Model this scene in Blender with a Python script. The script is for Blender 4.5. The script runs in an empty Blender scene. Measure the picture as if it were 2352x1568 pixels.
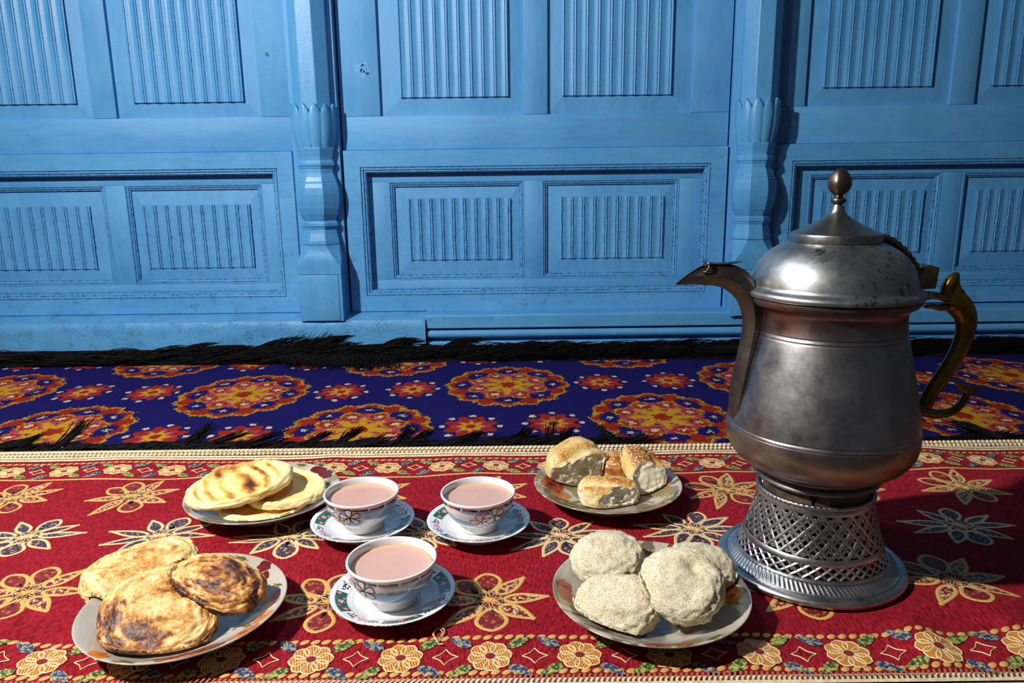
import bpy, bmesh, math, random
import numpy as np
from mathutils import Vector, Matrix, noise, Euler

PI = math.pi
rnd = random.Random(7)
COL = bpy.context.scene.collection
SC = bpy.context.scene

# ------------------------------------------------------------------ camera, light, exposure
CAM_H = 0.44
TH, RO = math.radians(12.5), math.radians(0.7)
fw = Vector((0, math.cos(TH), -math.sin(TH)))
up0 = Vector((0, math.sin(TH), math.cos(TH)))
r0 = Vector((1, 0, 0))
cr = r0*math.cos(RO) - up0*math.sin(RO)
cu = up0*math.cos(RO) + r0*math.sin(RO)
cd = bpy.data.cameras.new('camera')
cam = bpy.data.objects.new('camera', cd)
COL.objects.link(cam)
M = Matrix.Identity(4)
for i in range(3):
    M[i][0], M[i][1], M[i][2] = cr[i], cu[i], -fw[i]
M[2][3] = CAM_H
cam.matrix_world = M
cd.sensor_width = 36
cd.lens = 1700/2352*36
cd.clip_start = 0.01
SC.camera = cam

w = bpy.data.worlds.new('world')
SC.world = w
w.use_nodes = True
w.node_tree.nodes['Background'].inputs[0].default_value = (0.55, 0.62, 0.75, 1)
w.node_tree.nodes['Background'].inputs[1].default_value = 0.07

def add_light(name, kind, loc, energy, color, size, target=None, **kw):
    l = bpy.data.lights.new(name, kind)
    l.energy = energy
    l.color = color
    if kind == 'AREA':
        l.shape = 'DISK'
        l.size = size
    else:
        l.shadow_soft_size = size
    for k, v in kw.items():
        setattr(l, k, v)
    o = bpy.data.objects.new(name, l)
    COL.objects.link(o)
    o.location = loc
    if target is not None:
        d = Vector(target) - Vector(loc)
        o.rotation_euler = d.to_track_quat('-Z', 'Y').to_euler()
    return o

add_light('side_lamp', 'AREA', (-1.20, 0.30, 1.38), 54, (1.0, 0.95, 0.89), 0.08, target=(0.25, 1.1, 0.1))
add_light('hanging_lamp', 'POINT', (-0.22, 0.88, 0.97), 4.6, (0.78, 0.91, 1.0), 0.04)

vs = SC.view_settings
vs.view_transform = 'Standard'
try:
    vs.look = 'None'
except Exception:
    pass
vs.gamma = 1.0
vs.use_curve_mapping = False
vs.exposure = 0.0

# ------------------------------------------------------------------ helpers
def lin(c):
    if isinstance(c, str):
        c = c.lstrip('#')
        c = [int(c[i:i+2], 16)/255 for i in (0, 2, 4)]
        return tuple((v/12.92 if v <= 0.04045 else ((v+0.055)/1.055)**2.4) for v in c) + (1.0,)
    return tuple(c)[:3] + (1.0,)

class MB:
    """collects geometry for one mesh"""
    def __init__(self):
        self.v, self.f, self.uv, self.attr = [], [], [], {}
    def vert(self, p, uv=(0, 0)):
        self.v.append((p[0], p[1], p[2]))
        self.uv.append(uv)
        return len(self.v)-1
    def face(self, *i):
        self.f.append(tuple(i))
    def box(self, x0, x1, y0, y1, z0, z1):
        b = len(self.v)
        for p in ((x0,y0,z0),(x1,y0,z0),(x1,y1,z0),(x0,y1,z0),(x0,y0,z1),(x1,y0,z1),(x1,y1,z1),(x0,y1,z1)):
            self.vert(p)
        for q in ((0,3,2,1),(4,5,6,7),(0,1,5,4),(1,2,6,5),(2,3,7,6),(3,0,4,7)):
            self.f.append(tuple(b+k for k in q))
        return self
    def rings(self, rings, closed=True, cap0=False, cap1=False, uvs=None):
        """skin consecutive rings of equal length"""
        b = len(self.v)
        n = len(rings[0])
        for ri, r in enumerate(rings):
            for k, p in enumerate(r):
                self.vert(p, uvs(ri, k) if uvs else (k/n, ri/max(1, len(rings)-1)))
        m = n if closed else n-1
        for i in range(len(rings)-1):
            for k in range(m):
                k2 = (k+1) % n
                self.f.append((b+i*n+k, b+i*n+k2, b+(i+1)*n+k2, b+(i+1)*n+k))
        if cap0:
            self.f.append(tuple(b+k for k in reversed(range(n))))
        if cap1:
            e = b+(len(rings)-1)*n
            self.f.append(tuple(e+k for k in range(n)))
        return self
    def lathe(self, prof, n=64, c=(0, 0, 0), mod=None, ph=0.0, cap0=False, cap1=False):
        """profile (r, z); inside order gives outward normals when z goes up"""
        rs = []
        for (r, z) in prof:
            ring = []
            for k in range(n):
                a = 2*PI*k/n + ph
                rr, zz = (r, z) if mod is None else mod(r, z, a)
                ring.append((c[0]+rr*math.cos(a), c[1]+rr*math.sin(a), c[2]+zz))
            rs.append(ring)
        return self.rings(rs, True, cap0, cap1)
    def tube(self, pts, rad, n=8, flat=1.0, up=(0, 1, 0), caps=True, twist=0.0, ph=0.0):
        """sweep a (possibly flattened) n-gon along pts; rad may be list of (a, b)"""
        pts = [Vector(p) for p in pts]
        rs = []
        U = Vector(up)
        for i, p in enumerate(pts):
            t = (pts[min(i+1, len(pts)-1)] - pts[max(i-1, 0)]).normalized()
            a = (U - t*U.dot(t))
            if a.length < 1e-5:
                a = Vector((1, 0, 0)) - t*t.x
            a.normalize()
            b = t.cross(a)
            r = rad[i] if isinstance(rad, (list, tuple)) else rad
            ra, rb = r if isinstance(r, (list, tuple)) else (r*flat, r)
            ring = []
            for k in range(n):
                g = 2*PI*k/n + ph + twist*i
                ring.append(tuple(p + a*(ra*math.cos(g)) + b*(rb*math.sin(g))))
            rs.append(ring)
        return self.rings(rs, True, caps, caps)
    def build(self, name, mat, parent=None, smooth=True, bevel=0, seg=2, angle=None, off=None, clean=False):
        me = bpy.data.meshes.new(name)
        v = self.v
        if off is not None:
            v = [(p[0]-off[0], p[1]-off[1], p[2]-off[2]) for p in v]
        me.from_pydata(v, [], self.f)
        uvl = me.uv_layers.new(name='UVMap')
        li = np.empty(len(me.loops), dtype=np.int32)
        me.loops.foreach_get('vertex_index', li)
        uva = np.array(self.uv, dtype=np.float32).reshape(-1, 2)
        uvl.data.foreach_set('uv', uva[li].ravel())
        for k, arr in self.attr.items():
            at = me.attributes.new(k, 'FLOAT', 'POINT')
            at.data.foreach_set('value', np.array(arr, dtype=np.float32))
        if bevel or clean:
            bm = bmesh.new()
            bm.from_mesh(me)
            if clean:
                bmesh.ops.remove_doubles(bm, verts=bm.verts, dist=1e-6)
            bmesh.ops.recalc_face_normals(bm, faces=bm.faces)
            if bevel:
                ed = [e for e in bm.edges if len(e.link_faces) == 2 and e.calc_face_angle(0) > 0.5]
                bmesh.ops.bevel(bm, geom=ed, offset=bevel, segments=seg, affect='EDGES', profile=0.5, clamp_overlap=True)
            bm.to_mesh(me)
            bm.free()
        if smooth:
            me.polygons.foreach_set('use_smooth', [True]*len(me.polygons))
        if angle is not None:
            me.set_sharp_from_angle(angle=math.radians(angle))
        me.update()
        if mat is not None:
            me.materials.append(mat)
        o = bpy.data.objects.new(name, me)
        COL.objects.link(o)
        if parent is not None:
            o.parent = parent
        return o

def tag(o, label=None, cat=None, group=None, kind=None):
    if label: o['label'] = label
    if cat: o['category'] = cat
    if group: o['group'] = group
    if kind: o['kind'] = kind
    return o

def empty(name, loc):
    o = bpy.data.objects.new(name, None)
    o.empty_display_size = 0.02
    COL.objects.link(o)
    o.location = loc
    return o

def copy_tree(o, parent=None):
    c = o.copy()
    COL.objects.link(c)
    c.parent = parent
    for ch in [x for x in bpy.data.objects if x.parent == o]:
        copy_tree(ch, c)
    return c

def sstep(a, b, x):
    t = min(1, max(0, (x-a)/(b-a)))
    return t*t*(3-2*t)

def spline(pts, n):
    """Catmull-Rom through points (tuples of any length)"""
    P = [np.array(p, dtype=float) for p in pts]
    P = [2*P[0]-P[1]] + P + [2*P[-1]-P[-2]]
    out = []
    m = len(P)-3
    for i in range(n):
        u = i/(n-1)*m
        k = min(int(u), m-1)
        t = u-k
        a, b, c, d = P[k:k+4]
        out.append(0.5*((2*b)+(-a+c)*t+(2*a-5*b+4*c-d)*t*t+(-a+3*b-3*c+d)*t**3))
    return out

# ------------------------------------------------------------------ node helpers
def mk(name, rough=0.5, metal=0.0, base=(0.5, 0.5, 0.5)):
    m = bpy.data.materials.new(name)
    m.use_nodes = True
    nt = m.node_tree
    b = nt.nodes['Principled BSDF']
    b.inputs['Base Color'].default_value = lin(base)
    b.inputs['Roughness'].default_value = rough
    b.inputs['Metallic'].default_value = metal
    return m, nt, b

def nd(nt, typ, props=None, **ins):
    n = nt.nodes.new('ShaderNode'+typ)
    for k, v in (props or {}).items():
        setattr(n, k, v)
    for k, v in ins.items():
        key = int(k[1:]) if (k[0] == 'i' and k[1:].isdigit()) else k.replace('_', ' ')
        s = n.inputs[key]
        if isinstance(v, bpy.types.NodeSocket):
            nt.links.new(v, s)
        else:
            s.default_value = v
    return n

def mth(nt, op, a, b=0.0, c=None):
    n = nt.nodes.new('ShaderNodeMath')
    n.operation = op
    for i, v in enumerate((a, b) if c is None else (a, b, c)):
        if isinstance(v, bpy.types.NodeSocket):
            nt.links.new(v, n.inputs[i])
        else:
            n.inputs[i].default_value = v
    return n.outputs[0]

def mixc(nt, f, a, b, mode='MIX'):
    n = nt.nodes.new('ShaderNodeMix')
    n.data_type = 'RGBA'
    n.blend_type = mode
    for s, v in ((n.inputs[0], f), (n.inputs[6], a), (n.inputs[7], b)):
        if isinstance(v, bpy.types.NodeSocket):
            nt.links.new(v, s)
        elif isinstance(v, (int, float)):
            s.default_value = v
        else:
            s.default_value = lin(v)
    return n.outputs[2]

def ramp(nt, f, stops, interp='LINEAR'):
    n = nt.nodes.new('ShaderNodeValToRGB')
    n.color_ramp.interpolation = interp
    e = n.color_ramp.elements
    while len(e) < len(stops):
        e.new(0.5)
    for i, (p, c) in enumerate(stops):
        e[i].position = p
        e[i].color = lin(c) if not isinstance(c, (int, float)) else (c, c, c, 1)
    nt.links.new(f, n.inputs[0])
    return n.outputs[0]

def ns(nt, scale, detail=3, rough=0.55, vec=None, dist=0.0):
    n = nd(nt, 'TexNoise', Scale=scale, Detail=detail, Roughness=rough, Distortion=dist)
    if vec is not None:
        nt.links.new(vec, n.inputs['Vector'])
    return n.outputs[0]

def coords(nt, which='Object', scale=None, rot=None):
    t = nd(nt, 'TexCoord').outputs[which]
    if scale is None and rot is None:
        return t
    mp = nd(nt, 'Mapping', Vector=t)
    if scale: mp.inputs['Scale'].default_value = scale
    if rot: mp.inputs['Rotation'].default_value = rot
    return mp.outputs[0]

def bump(nt, b, h, strength=0.3, dist=0.001, prev=None):
    n = nd(nt, 'Bump', Strength=strength, Distance=dist, Height=h)
    if prev is not None:
        nt.links.new(prev, n.inputs['Normal'])
    if b is not None:
        nt.links.new(n.outputs[0], b.inputs['Normal'])
    return n.outputs[0]

def attr(nt, name):
    return nd(nt, 'Attribute', {'attribute_name': name}).outputs['Fac']

def setc(nt, b, sock, name='Base Color'):
    nt.links.new(sock, b.inputs[name])

# ------------------------------------------------------------------ materials
def paint_mat(name, rough=0.50, crackle=0.05, dirt=0.38, stretch=(1, 1, 0.18), edge=0.0):
    m, nt, b = mk(name, rough)
    co = coords(nt)
    big = ns(nt, 5, 4, 0.6, co)
    st = coords(nt, 'Object', (stretch[0]*60, stretch[1]*60, stretch[2]*60))
    grain = ns(nt, 1.0, 4, 0.6, st)
    c = mixc(nt, ramp(nt, big, [(0.3, 0), (0.7, 1)]), '#4790ca', '#579fd6')
    c = mixc(nt, ramp(nt, grain, [(0.35, 0.0), (0.75, 0.35)]), c, '#6cb0e2')
    # grime rubbed into the paint, heavier low on the wall
    sep = nd(nt, 'SeparateXYZ', i0=co)
    low = nd(nt, 'MapRange', i0=sep.outputs[2], i1=0.0, i2=0.6, i3=1.0, i4=0.25).outputs[0]
    gr = ns(nt, 38, 6, 0.75, co)
    gm = ramp(nt, gr, [(0.56, 0), (0.78, 1)])
    gm = mth(nt, 'MULTIPLY', mth(nt, 'MULTIPLY', gm, low), dirt*2.0)
    c = mixc(nt, gm, c, '#4d5f66')
    fine = ns(nt, 420, 3, 0.7, co)
    c = mixc(nt, mth(nt, 'MULTIPLY', ramp(nt, fine, [(0.62, 0), (0.72, 1)]), 0.25), c, '#2f5f86')
    if edge:
        ea = attr(nt, 'groove')
        en = ns(nt, 170, 3, 0.7, co)
        em = mth(nt, 'MULTIPLY', ea, ramp(nt, en, [(0.42+(1-edge)*0.14, 0), (0.54+(1-edge)*0.14, 1)]))
        c = mixc(nt, mth(nt, 'MULTIPLY', em, 0.92), c, '#1d2c36')
    setc(nt, b, c)
    b.inputs['Specular IOR Level'].default_value = 0.36
    setc(nt, b, ramp(nt, big, [(0.3, rough-0.06), (0.7, rough+0.10)]), 'Roughness')
    n1 = bump(nt, None, grain, 0.25, 0.0006)
    vor = nd(nt, 'TexVoronoi', {'feature': 'DISTANCE_TO_EDGE'}, Scale=130.0, Vector=co)
    wob = ns(nt, 22, 3, 0.6, co)
    cr_ = mth(nt, 'MULTIPLY', ramp(nt, vor.outputs[0], [(0.0, 0), (0.10, 1)]), ramp(nt, wob, [(0.48, 0.0), (0.62, 1)]))
    n2 = bump(nt, None, cr_, crackle, 0.0008, n1)
    n3 = bump(nt, b, ns(nt, 260, 5, 0.7, co), 0.5, 0.0007, n2)
    return m

PAINT = paint_mat('blue_gloss_paint')
PAINTH = paint_mat('blue_gloss_paint_rails', stretch=(0.18, 1, 1))
PAINTC = paint_mat('blue_gloss_paint_columns', rough=0.27, crackle=0.06, dirt=0.4)
PAINTF = paint_mat('blue_chipped_paint_flutes', rough=0.36, crackle=0.35, dirt=0.6, edge=0.95)
PAINTG = paint_mat('blue_paint_upper_flutes', rough=0.38, crackle=0.02, dirt=0.25, edge=0.30)
PAINTM = paint_mat('blue_paint_mouldings', rough=0.36, crackle=0.1, dirt=0.6, stretch=(0.18, 1, 1), edge=0.62)
PAINTS = paint_mat('blue_crackled_paint_sill', rough=0.40, crackle=1.0, dirt=0.6, stretch=(0.2, 1, 1))

def simple(name, c, rough=0.5, metal=0.0, var=None, vscale=60, bscale=None, bstr=0.3, bdist=0.0005):
    m, nt, b = mk(name, rough, metal, lin(c))
    co = coords(nt)
    if var:
        setc(nt, b, mixc(nt, ramp(nt, ns(nt, vscale, 4, 0.6, co), [(0.35, 0), (0.65, 1)]), c, var))
    if bscale:
        bump(nt, b, ns(nt, bscale, 4, 0.6, co), bstr, bdist)
    return m

FLOOR = simple('dark_mat_floor', '#2a0d10', 0.95, 0, '#1c0a0c', 40, 300, 0.5, 0.001)
CRACK = simple('bare_dark_wood', '#16181a', 0.9, 0, '#2b2a26', 90, 200)

# ------------------------------------------------------------------ floor
b_ = MB().box(-2.2, 2.2, -0.6, 2.2, -0.05, 0.008)
tag(b_.build('floor', FLOOR, smooth=False), 'dark red brown matting floor under the rugs', None, None, 'structure')

# ------------------------------------------------------------------ blue panelled wall
YD, YF, YI, YP = 1.930, 1.915, 1.944, 1.905
ZT = 1.40
wall = MB().box(-1.75, 1.85, 1.957, 2.02, 0.008, ZT).build('wall_back', PAINT, smooth=False)
tag(wall, 'sky blue painted wooden panelled wall with carved columns', None, None, 'structure')

def rect_sweep(mb, x0, x1, z0, z1, prof, gl=None):
    rs = []
    if gl:
        mb.attr['groove'] = [g for g in gl for _ in range(4)]
    for d, y in prof:
        rs.append([(x0+d, y, z0+d), (x1-d, y, z0+d), (x1-d, y, z1-d), (x0+d, y, z1-d)])
    b = len(mb.v)
    for r in rs:
        for p in r:
            mb.vert(p)
    for i in range(len(rs)-1):
        for k in range(4):
            k2 = (k+1) % 4
            mb.f.append((b+i*4+k, b+i*4+k2, b+(i+1)*4+k2, b+(i+1)*4+k))
    return mb

def board(name, x0, x1, z0, z1, yf, th=0.028, mat=None, bev=0.0012, parent=None):
    return MB().box(x0, x1, yf, yf+th, z0, z1).build(name, mat or PAINT, parent or wall, smooth=True, bevel=bev, angle=40)

def fluted(name, x0, x1, z0, z1, yf, yb, nfl, mat, parent, chip):
    """carved field: concave flutes between narrow double-grooved beads"""
    mb = MB()
    p = (x1-x0)/nfl
    xs = []
    xs.append((x0-0.0005, yb, 0))
    for i in range(nfl+1):
        c = x0+i*p
        if i > 0:
            xs += [(c-0.0052, yf+0.0005, 0), (c-0.0042, yf+0.0004, 0.3), (c-0.0036, yf+0.0026, 1), (c-0.0030, yf+0.0020, 1)]
        xs += [(c-0.0021, yf-0.0004, 0.15), (c, yf-0.0012, 0), (c+0.0021, yf-0.0004, 0.15)]
        if i < nfl:
            xs += [(c+0.0030, yf+0.0020, 1), (c+0.0036, yf+0.0026, 1), (c+0.0042, yf+0.0004, 0.3), (c+0.0052, yf+0.0005, 0)]
            for q in (0.3, 0.42, 0.5, 0.58, 0.7):
                xs.append((c+p*q, yf+0.0005+0.0024*math.sin(PI*(q-0.18)/0.64), 0))
    xs.append((x1+0.0005, yb, 0))
    nz = max(6, int((z1-z0)/0.006)) if chip else 24
    rows = []
    at = []
    for j in range(nz+1):
        z = z0+(z1-z0)*j/nz
        row = []
        for (x, y, g) in xs:
            jx = jy = 0
            if chip and g > 0:
                jx = 0.0014*noise.noise((x*40, z*150, 3.1))
                jy = 0.0024*max(0, noise.noise((x*90, z*190, 7.7)))-0.0008*max(0, noise.noise((x*70, z*90, 1.7)))
            row.append((x+jx, y+jy, z))
            at.append(g)
        rows.append(row)
    mb.rings(rows, closed=False)
    n = len(xs)
    # bottom and top returns
    for (zz, src, flip) in ((z0, rows[0], False), (z1, rows[-1], True)):
        b = len(mb.v)
        for q in src:
            mb.vert(q)
            at.append(0)
        for q in src:
            mb.vert((q[0], yb, q[2]))
            at.append(0)
        for k in range(n-1):
            f = (b+k, b+n+k, b+n+k+1, b+k+1)
            mb.f.append(f if not flip else f[::-1])
    mb.attr['groove'] = at
    o = mb.build(name, mat, parent, smooth=True, angle=35)
    return o

def raised_panel(x0, x1, z0, z1, fx0, fx1, fz0, fz1, ye, ybev, yf, mat, fmat, chip, nfl=9):
    mb = MB()
    o_ = [(x0, z0), (x1, z0), (x1, z1), (x0, z1)]
    g = 0.003
    i_ = [(fx0-g, fz0-g), (fx1+g, fz0-g), (fx1+g, fz1+g), (fx0-g, fz1+g)]
    for (x, z) in o_: mb.vert((x, ye, z))
    for (x, z) in i_: mb.vert((x, ybev, z))
    for k in range(4):
        k2 = (k+1) % 4
        mb.f.append((k, k2, 4+k2, 4+k))
    mb.f.append((4, 5, 6, 7))
    p = mb.build('raised_panel', mat, wall, smooth=False)
    fluted('fluted_field', fx0, fx1, fz0, fz1, yf, ybev+0.0005, nfl, fmat, p, chip)
    return p

def sc_(v, y, c=0.0):
    """opening size measured on the door plane, moved to a plane further back"""
    return c+(v-c)*(y/YD)

def upper(x0, x1, ops, flds, zb, zf, zr):
    edges = [x0] + [e for o in ops for e in o] + [x1]
    board('rail', x0, x1, zr, zb, YD, mat=PAINTH)
    for i in range(0, len(edges), 2):
        board('stile', edges[i], edges[i+1], zb+0.0004, ZT, YD)
    for (a, b), (fa, fb) in zip(ops, flds):
        raised_panel(a-0.003, b+0.003, zb-0.003, ZT, fa, fb, zf, ZT-0.05, YD+0.011, YD+0.0068, YD-0.0005, PAINT, PAINTG, False)

OUT_PROF = [(0, 1.95), (0, YF+0.002), (0.0015, YF), (0.041, YF), (0.0425, YF+0.004), (0.0445, YF+0.0015), (0.048, YF+0.002), (0.0495, YF+0.006), (0.0525, YF+0.0055), (0.0555, YF+0.009), (0.057, YI+0.004)]
IN_PROF = [(-0.0005, YI+0.001), (0.0005, YI-0.0012), (0.003, YI-0.001), (0.004, YI+0.0025), (0.0065, YI+0.001), (0.009, YI+0.003), (0.010, YI+0.006), (0.0125, YI+0.0055), (0.0135, YI+0.0115)]

def lower(x0, x1, z0, z1, ops, flds, zq0, zq1, zf0, zf1):
    rect_sweep(MB(), x0, x1, z0, z1, OUT_PROF, (0, 0, 0, 0, 1, 0.1, 0.2, 1, 0.2, 0.9, 0.9)).build('moulded_frame', PAINTM, wall, smooth=False)
    ix0, ix1, iz0, iz1 = x0+0.050, x1-0.050, z0+0.050, z1-0.050
    q0, q1 = sc_(zq0, YI, CAM_H), sc_(zq1, YI, CAM_H)
    O = [(sc_(a, YI), sc_(b, YI)) for a, b in ops]
    board('inner_rail', ix0, ix1, q1, iz1, YI, 0.013, PAINTH, 0.0008)
    board('inner_rail', ix0, ix1, iz0, q0, YI, 0.013, PAINTH, 0.0008)
    e = [ix0]+[t for o in O for t in o]+[ix1]
    for i in range(0, len(e), 2):
        board('inner_stile', e[i], e[i+1], q0+0.0003, q1-0.0003, YI, 0.013, PAINT, 0.0008)
    for (a, b), (fa, fb) in zip(O, flds):
        rect_sweep(MB(), a, b, q0, q1, IN_PROF, (0, 0, 0, 1, 0.1, 0.2, 1, 0.3, 1)).build('panel_moulding', PAINTM, wall, smooth=False)
        raised_panel(a+0.010, b-0.010, q0+0.010, q1-0.010, sc_(fa, YI), sc_(fb, YI), sc_(zf0, YI, CAM_H), sc_(zf1, YI, CAM_H), 1.9560, 1.9522, 1.9470, PAINT, PAINTF, True)

# three bays
upper(-1.62, -0.545, [(-1.400, -1.040), (-0.981, -0.620)], [(-1.355, -1.080), (-0.934, -0.663)], 0.595, 0.632, 0.5115)
upper(-0.420, 0.550, [(-0.322, 0.036), (0.096, 0.455)], [(-0.268, -0.004), (0.135, 0.401)], 0.593, 0.637, 0.5115)
upper(0.671, 1.720, [(0.738, 1.100), (1.161, 1.520)], [(0.783, 1.048), (1.203, 1.468)], 0.604, 0.649, 0.5145)
lower(-1.62, -0.546, 0.100, 0.5105, [(-1.385, -1.034), (-0.985, -0.634)], [(-1.355, -1.083), (-0.944, -0.672)], 0.177, 0.432, 0.219, 0.380)
lower(-0.419, 0.549, 0.100, 0.5105, [(-0.310, 0.035), (0.081, 0.432)], [(-0.261, -0.002), (0.131, 0.392)], 0.181, 0.433, 0.232, 0.389)
lower(0.671, 1.640, 0.106, 0.5135, [(0.764, 1.101), (1.156, 1.500)], [(0.800, 1.060), (1.201, 1.455)], 0.186, 0.440, 0.238, 0.396)

# posts behind the columns, sill and skirting mouldings
board('post', -0.541, -0.424, 0.08, ZT, YP, 0.05, PAINT)
board('post', 0.554, 0.667, 0.08, ZT, YP, 0.05, PAINT)

def rough_slab(name, x0, x1, z0, z1, yf, yb, mat, amp, ledge):
    mb = MB()
    nx, nz = int((x1-x0)/0.008), max(5, int((z1-z0)/0.007))
    rows = []
    for j in range(nz+1):
        z = z0+(z1-z0)*j/nz
        rows.append([(x0+(x1-x0)*i/nx, yf+amp*noise.fractal((i*0.05, z*18, 4.2), 0.8, 2.0, 4)+(0.004*sstep(z1-0.012, z1, z)), z) for i in range(nx+1)])
    rows.append([(p[0], yb, z1+ledge) for p in rows[-1]])
    mb.rings(rows, closed=False)
    return mb.build(name, mat, wall, smooth=True, angle=50)

rough_slab('sill_board', -1.75, -0.221, 0.008, 0.088, 1.8535, 1.925, PAINTS, 0.0020, 0.0125)
mb = MB()
mb.rings([[(x, y, z) for x in (-0.221, 1.85)] for (y, z) in
          ((1.93, 0.1030), (1.868, 0.0990), (1.8635, 0.0970), (1.862, 0.0940), (1.862, 0.0650), (1.8645, 0.0625), (1.90, 0.0615))], closed=False)
mb.build('sill_board', PAINTH, wall, smooth=False)
mb = MB()
pr = [(1.91, 0.0575)] + [(1.8735-0.0105*math.sin(a), 0.0470+0.0105*math.cos(a)) for a in [i*PI/10 for i in range(11)]] + [(1.91, 0.0360)]
mb.rings([[(x, y, z) for x in (-0.219, 1.85)] for (y, z) in pr], closed=False)
mb.build('round_moulding', PAINTH, wall, smooth=True, angle=50)
board('skirting', -0.219, 1.85, 0.0085, 0.0265, 1.868, 0.06, PAINTS)
board('skirting', -0.219, 1.85, 0.0268, 0.0612, 1.892, 0.03, PAINT)

# small knot in the paint of the centre door and its neighbours
def knot(x, z, r, y=YD):
    mb = MB()
    nr, na = 12, 28
    c = mb.vert((x, y-0.0004, z))
    for i in range(1, nr+1):
        t = i/nr
        for k in range(na):
            a = 2*PI*k/na
            rr = r*t*(1+0.16*noise.noise((math.cos(a)*1.3+x*9, math.sin(a)*1.3, 2)))
            h = (1-t)*0.0012+0.0009*math.sin(t*17+2*math.sin(a))*(1-t)
            mb.vert((x+rr*math.cos(a)*0.8, y+0.0004-h-0.0006*(1-t), z+rr*math.sin(a)*1.15))
    for k in range(na):
        mb.f.append((c, 1+(k+1) % na, 1+k))
    for i in range(nr-1):
        for k in range(na):
            a, b = 1+i*na+k, 1+i*na+(k+1) % na
            mb.f.append((a, b, b+na, a+na))
    o = mb.build('wood_knot', PAINTS, wall)
    cm = MB()
    for (dx, dz, L, ang) in ((-0.002, -0.001, 0.010, 1.2), (0.004, -0.004, 0.009, 2.2), (0.001, 0.009, 0.008, 0.3), (0.011, -0.008, 0.007, 0.2)):
        s = r/0.022
        p0 = Vector((x+dx*s, y-0.0028, z+dz*s))
        d = Vector((math.cos(ang), 0, math.sin(ang)))*L*s*0.5
        q = Vector((-d.z, 0, d.x)).normalized()*0.0016*s
        i0 = len(cm.v)
        for t in (p0-d, p0-q, p0+d, p0+q): cm.vert(t)
        for t in (p0-d, p0-q, p0+d, p0+q): cm.vert((t.x, t.y+0.002, t.z))
        cm.f += [(i0, i0+1, i0+2, i0+3)] + [(i0+k, i0+4+k, i0+4+(k+1) % 4, i0+(k+1) % 4) for k in range(4)]
    cm.build('crack', CRACK, o, smooth=False)
knot(-0.362, 0.704, 0.025)
knot(-0.594, 0.742, 0.008)

# carved half columns
def octring(cx, cy, r, z, ph=PI/8):
    R = r/math.cos(PI/8)
    return [(cx+R*math.cos(ph+k*PI/4), cy+R*math.sin(ph+k*PI/4), z) for k in range(8)]

def squ(cx, cy, h, c, z):
    """square of half size h with corner chamfer c as an 8 point ring"""
    p = [(h, -h+c), (h, h-c), (h-c, h), (-h+c, h), (-h, h-c), (-h, -h+c), (-h+c, -h), (h-c, -h)]
    return [(cx+a, cy+b, z) for a, b in p]

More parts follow.
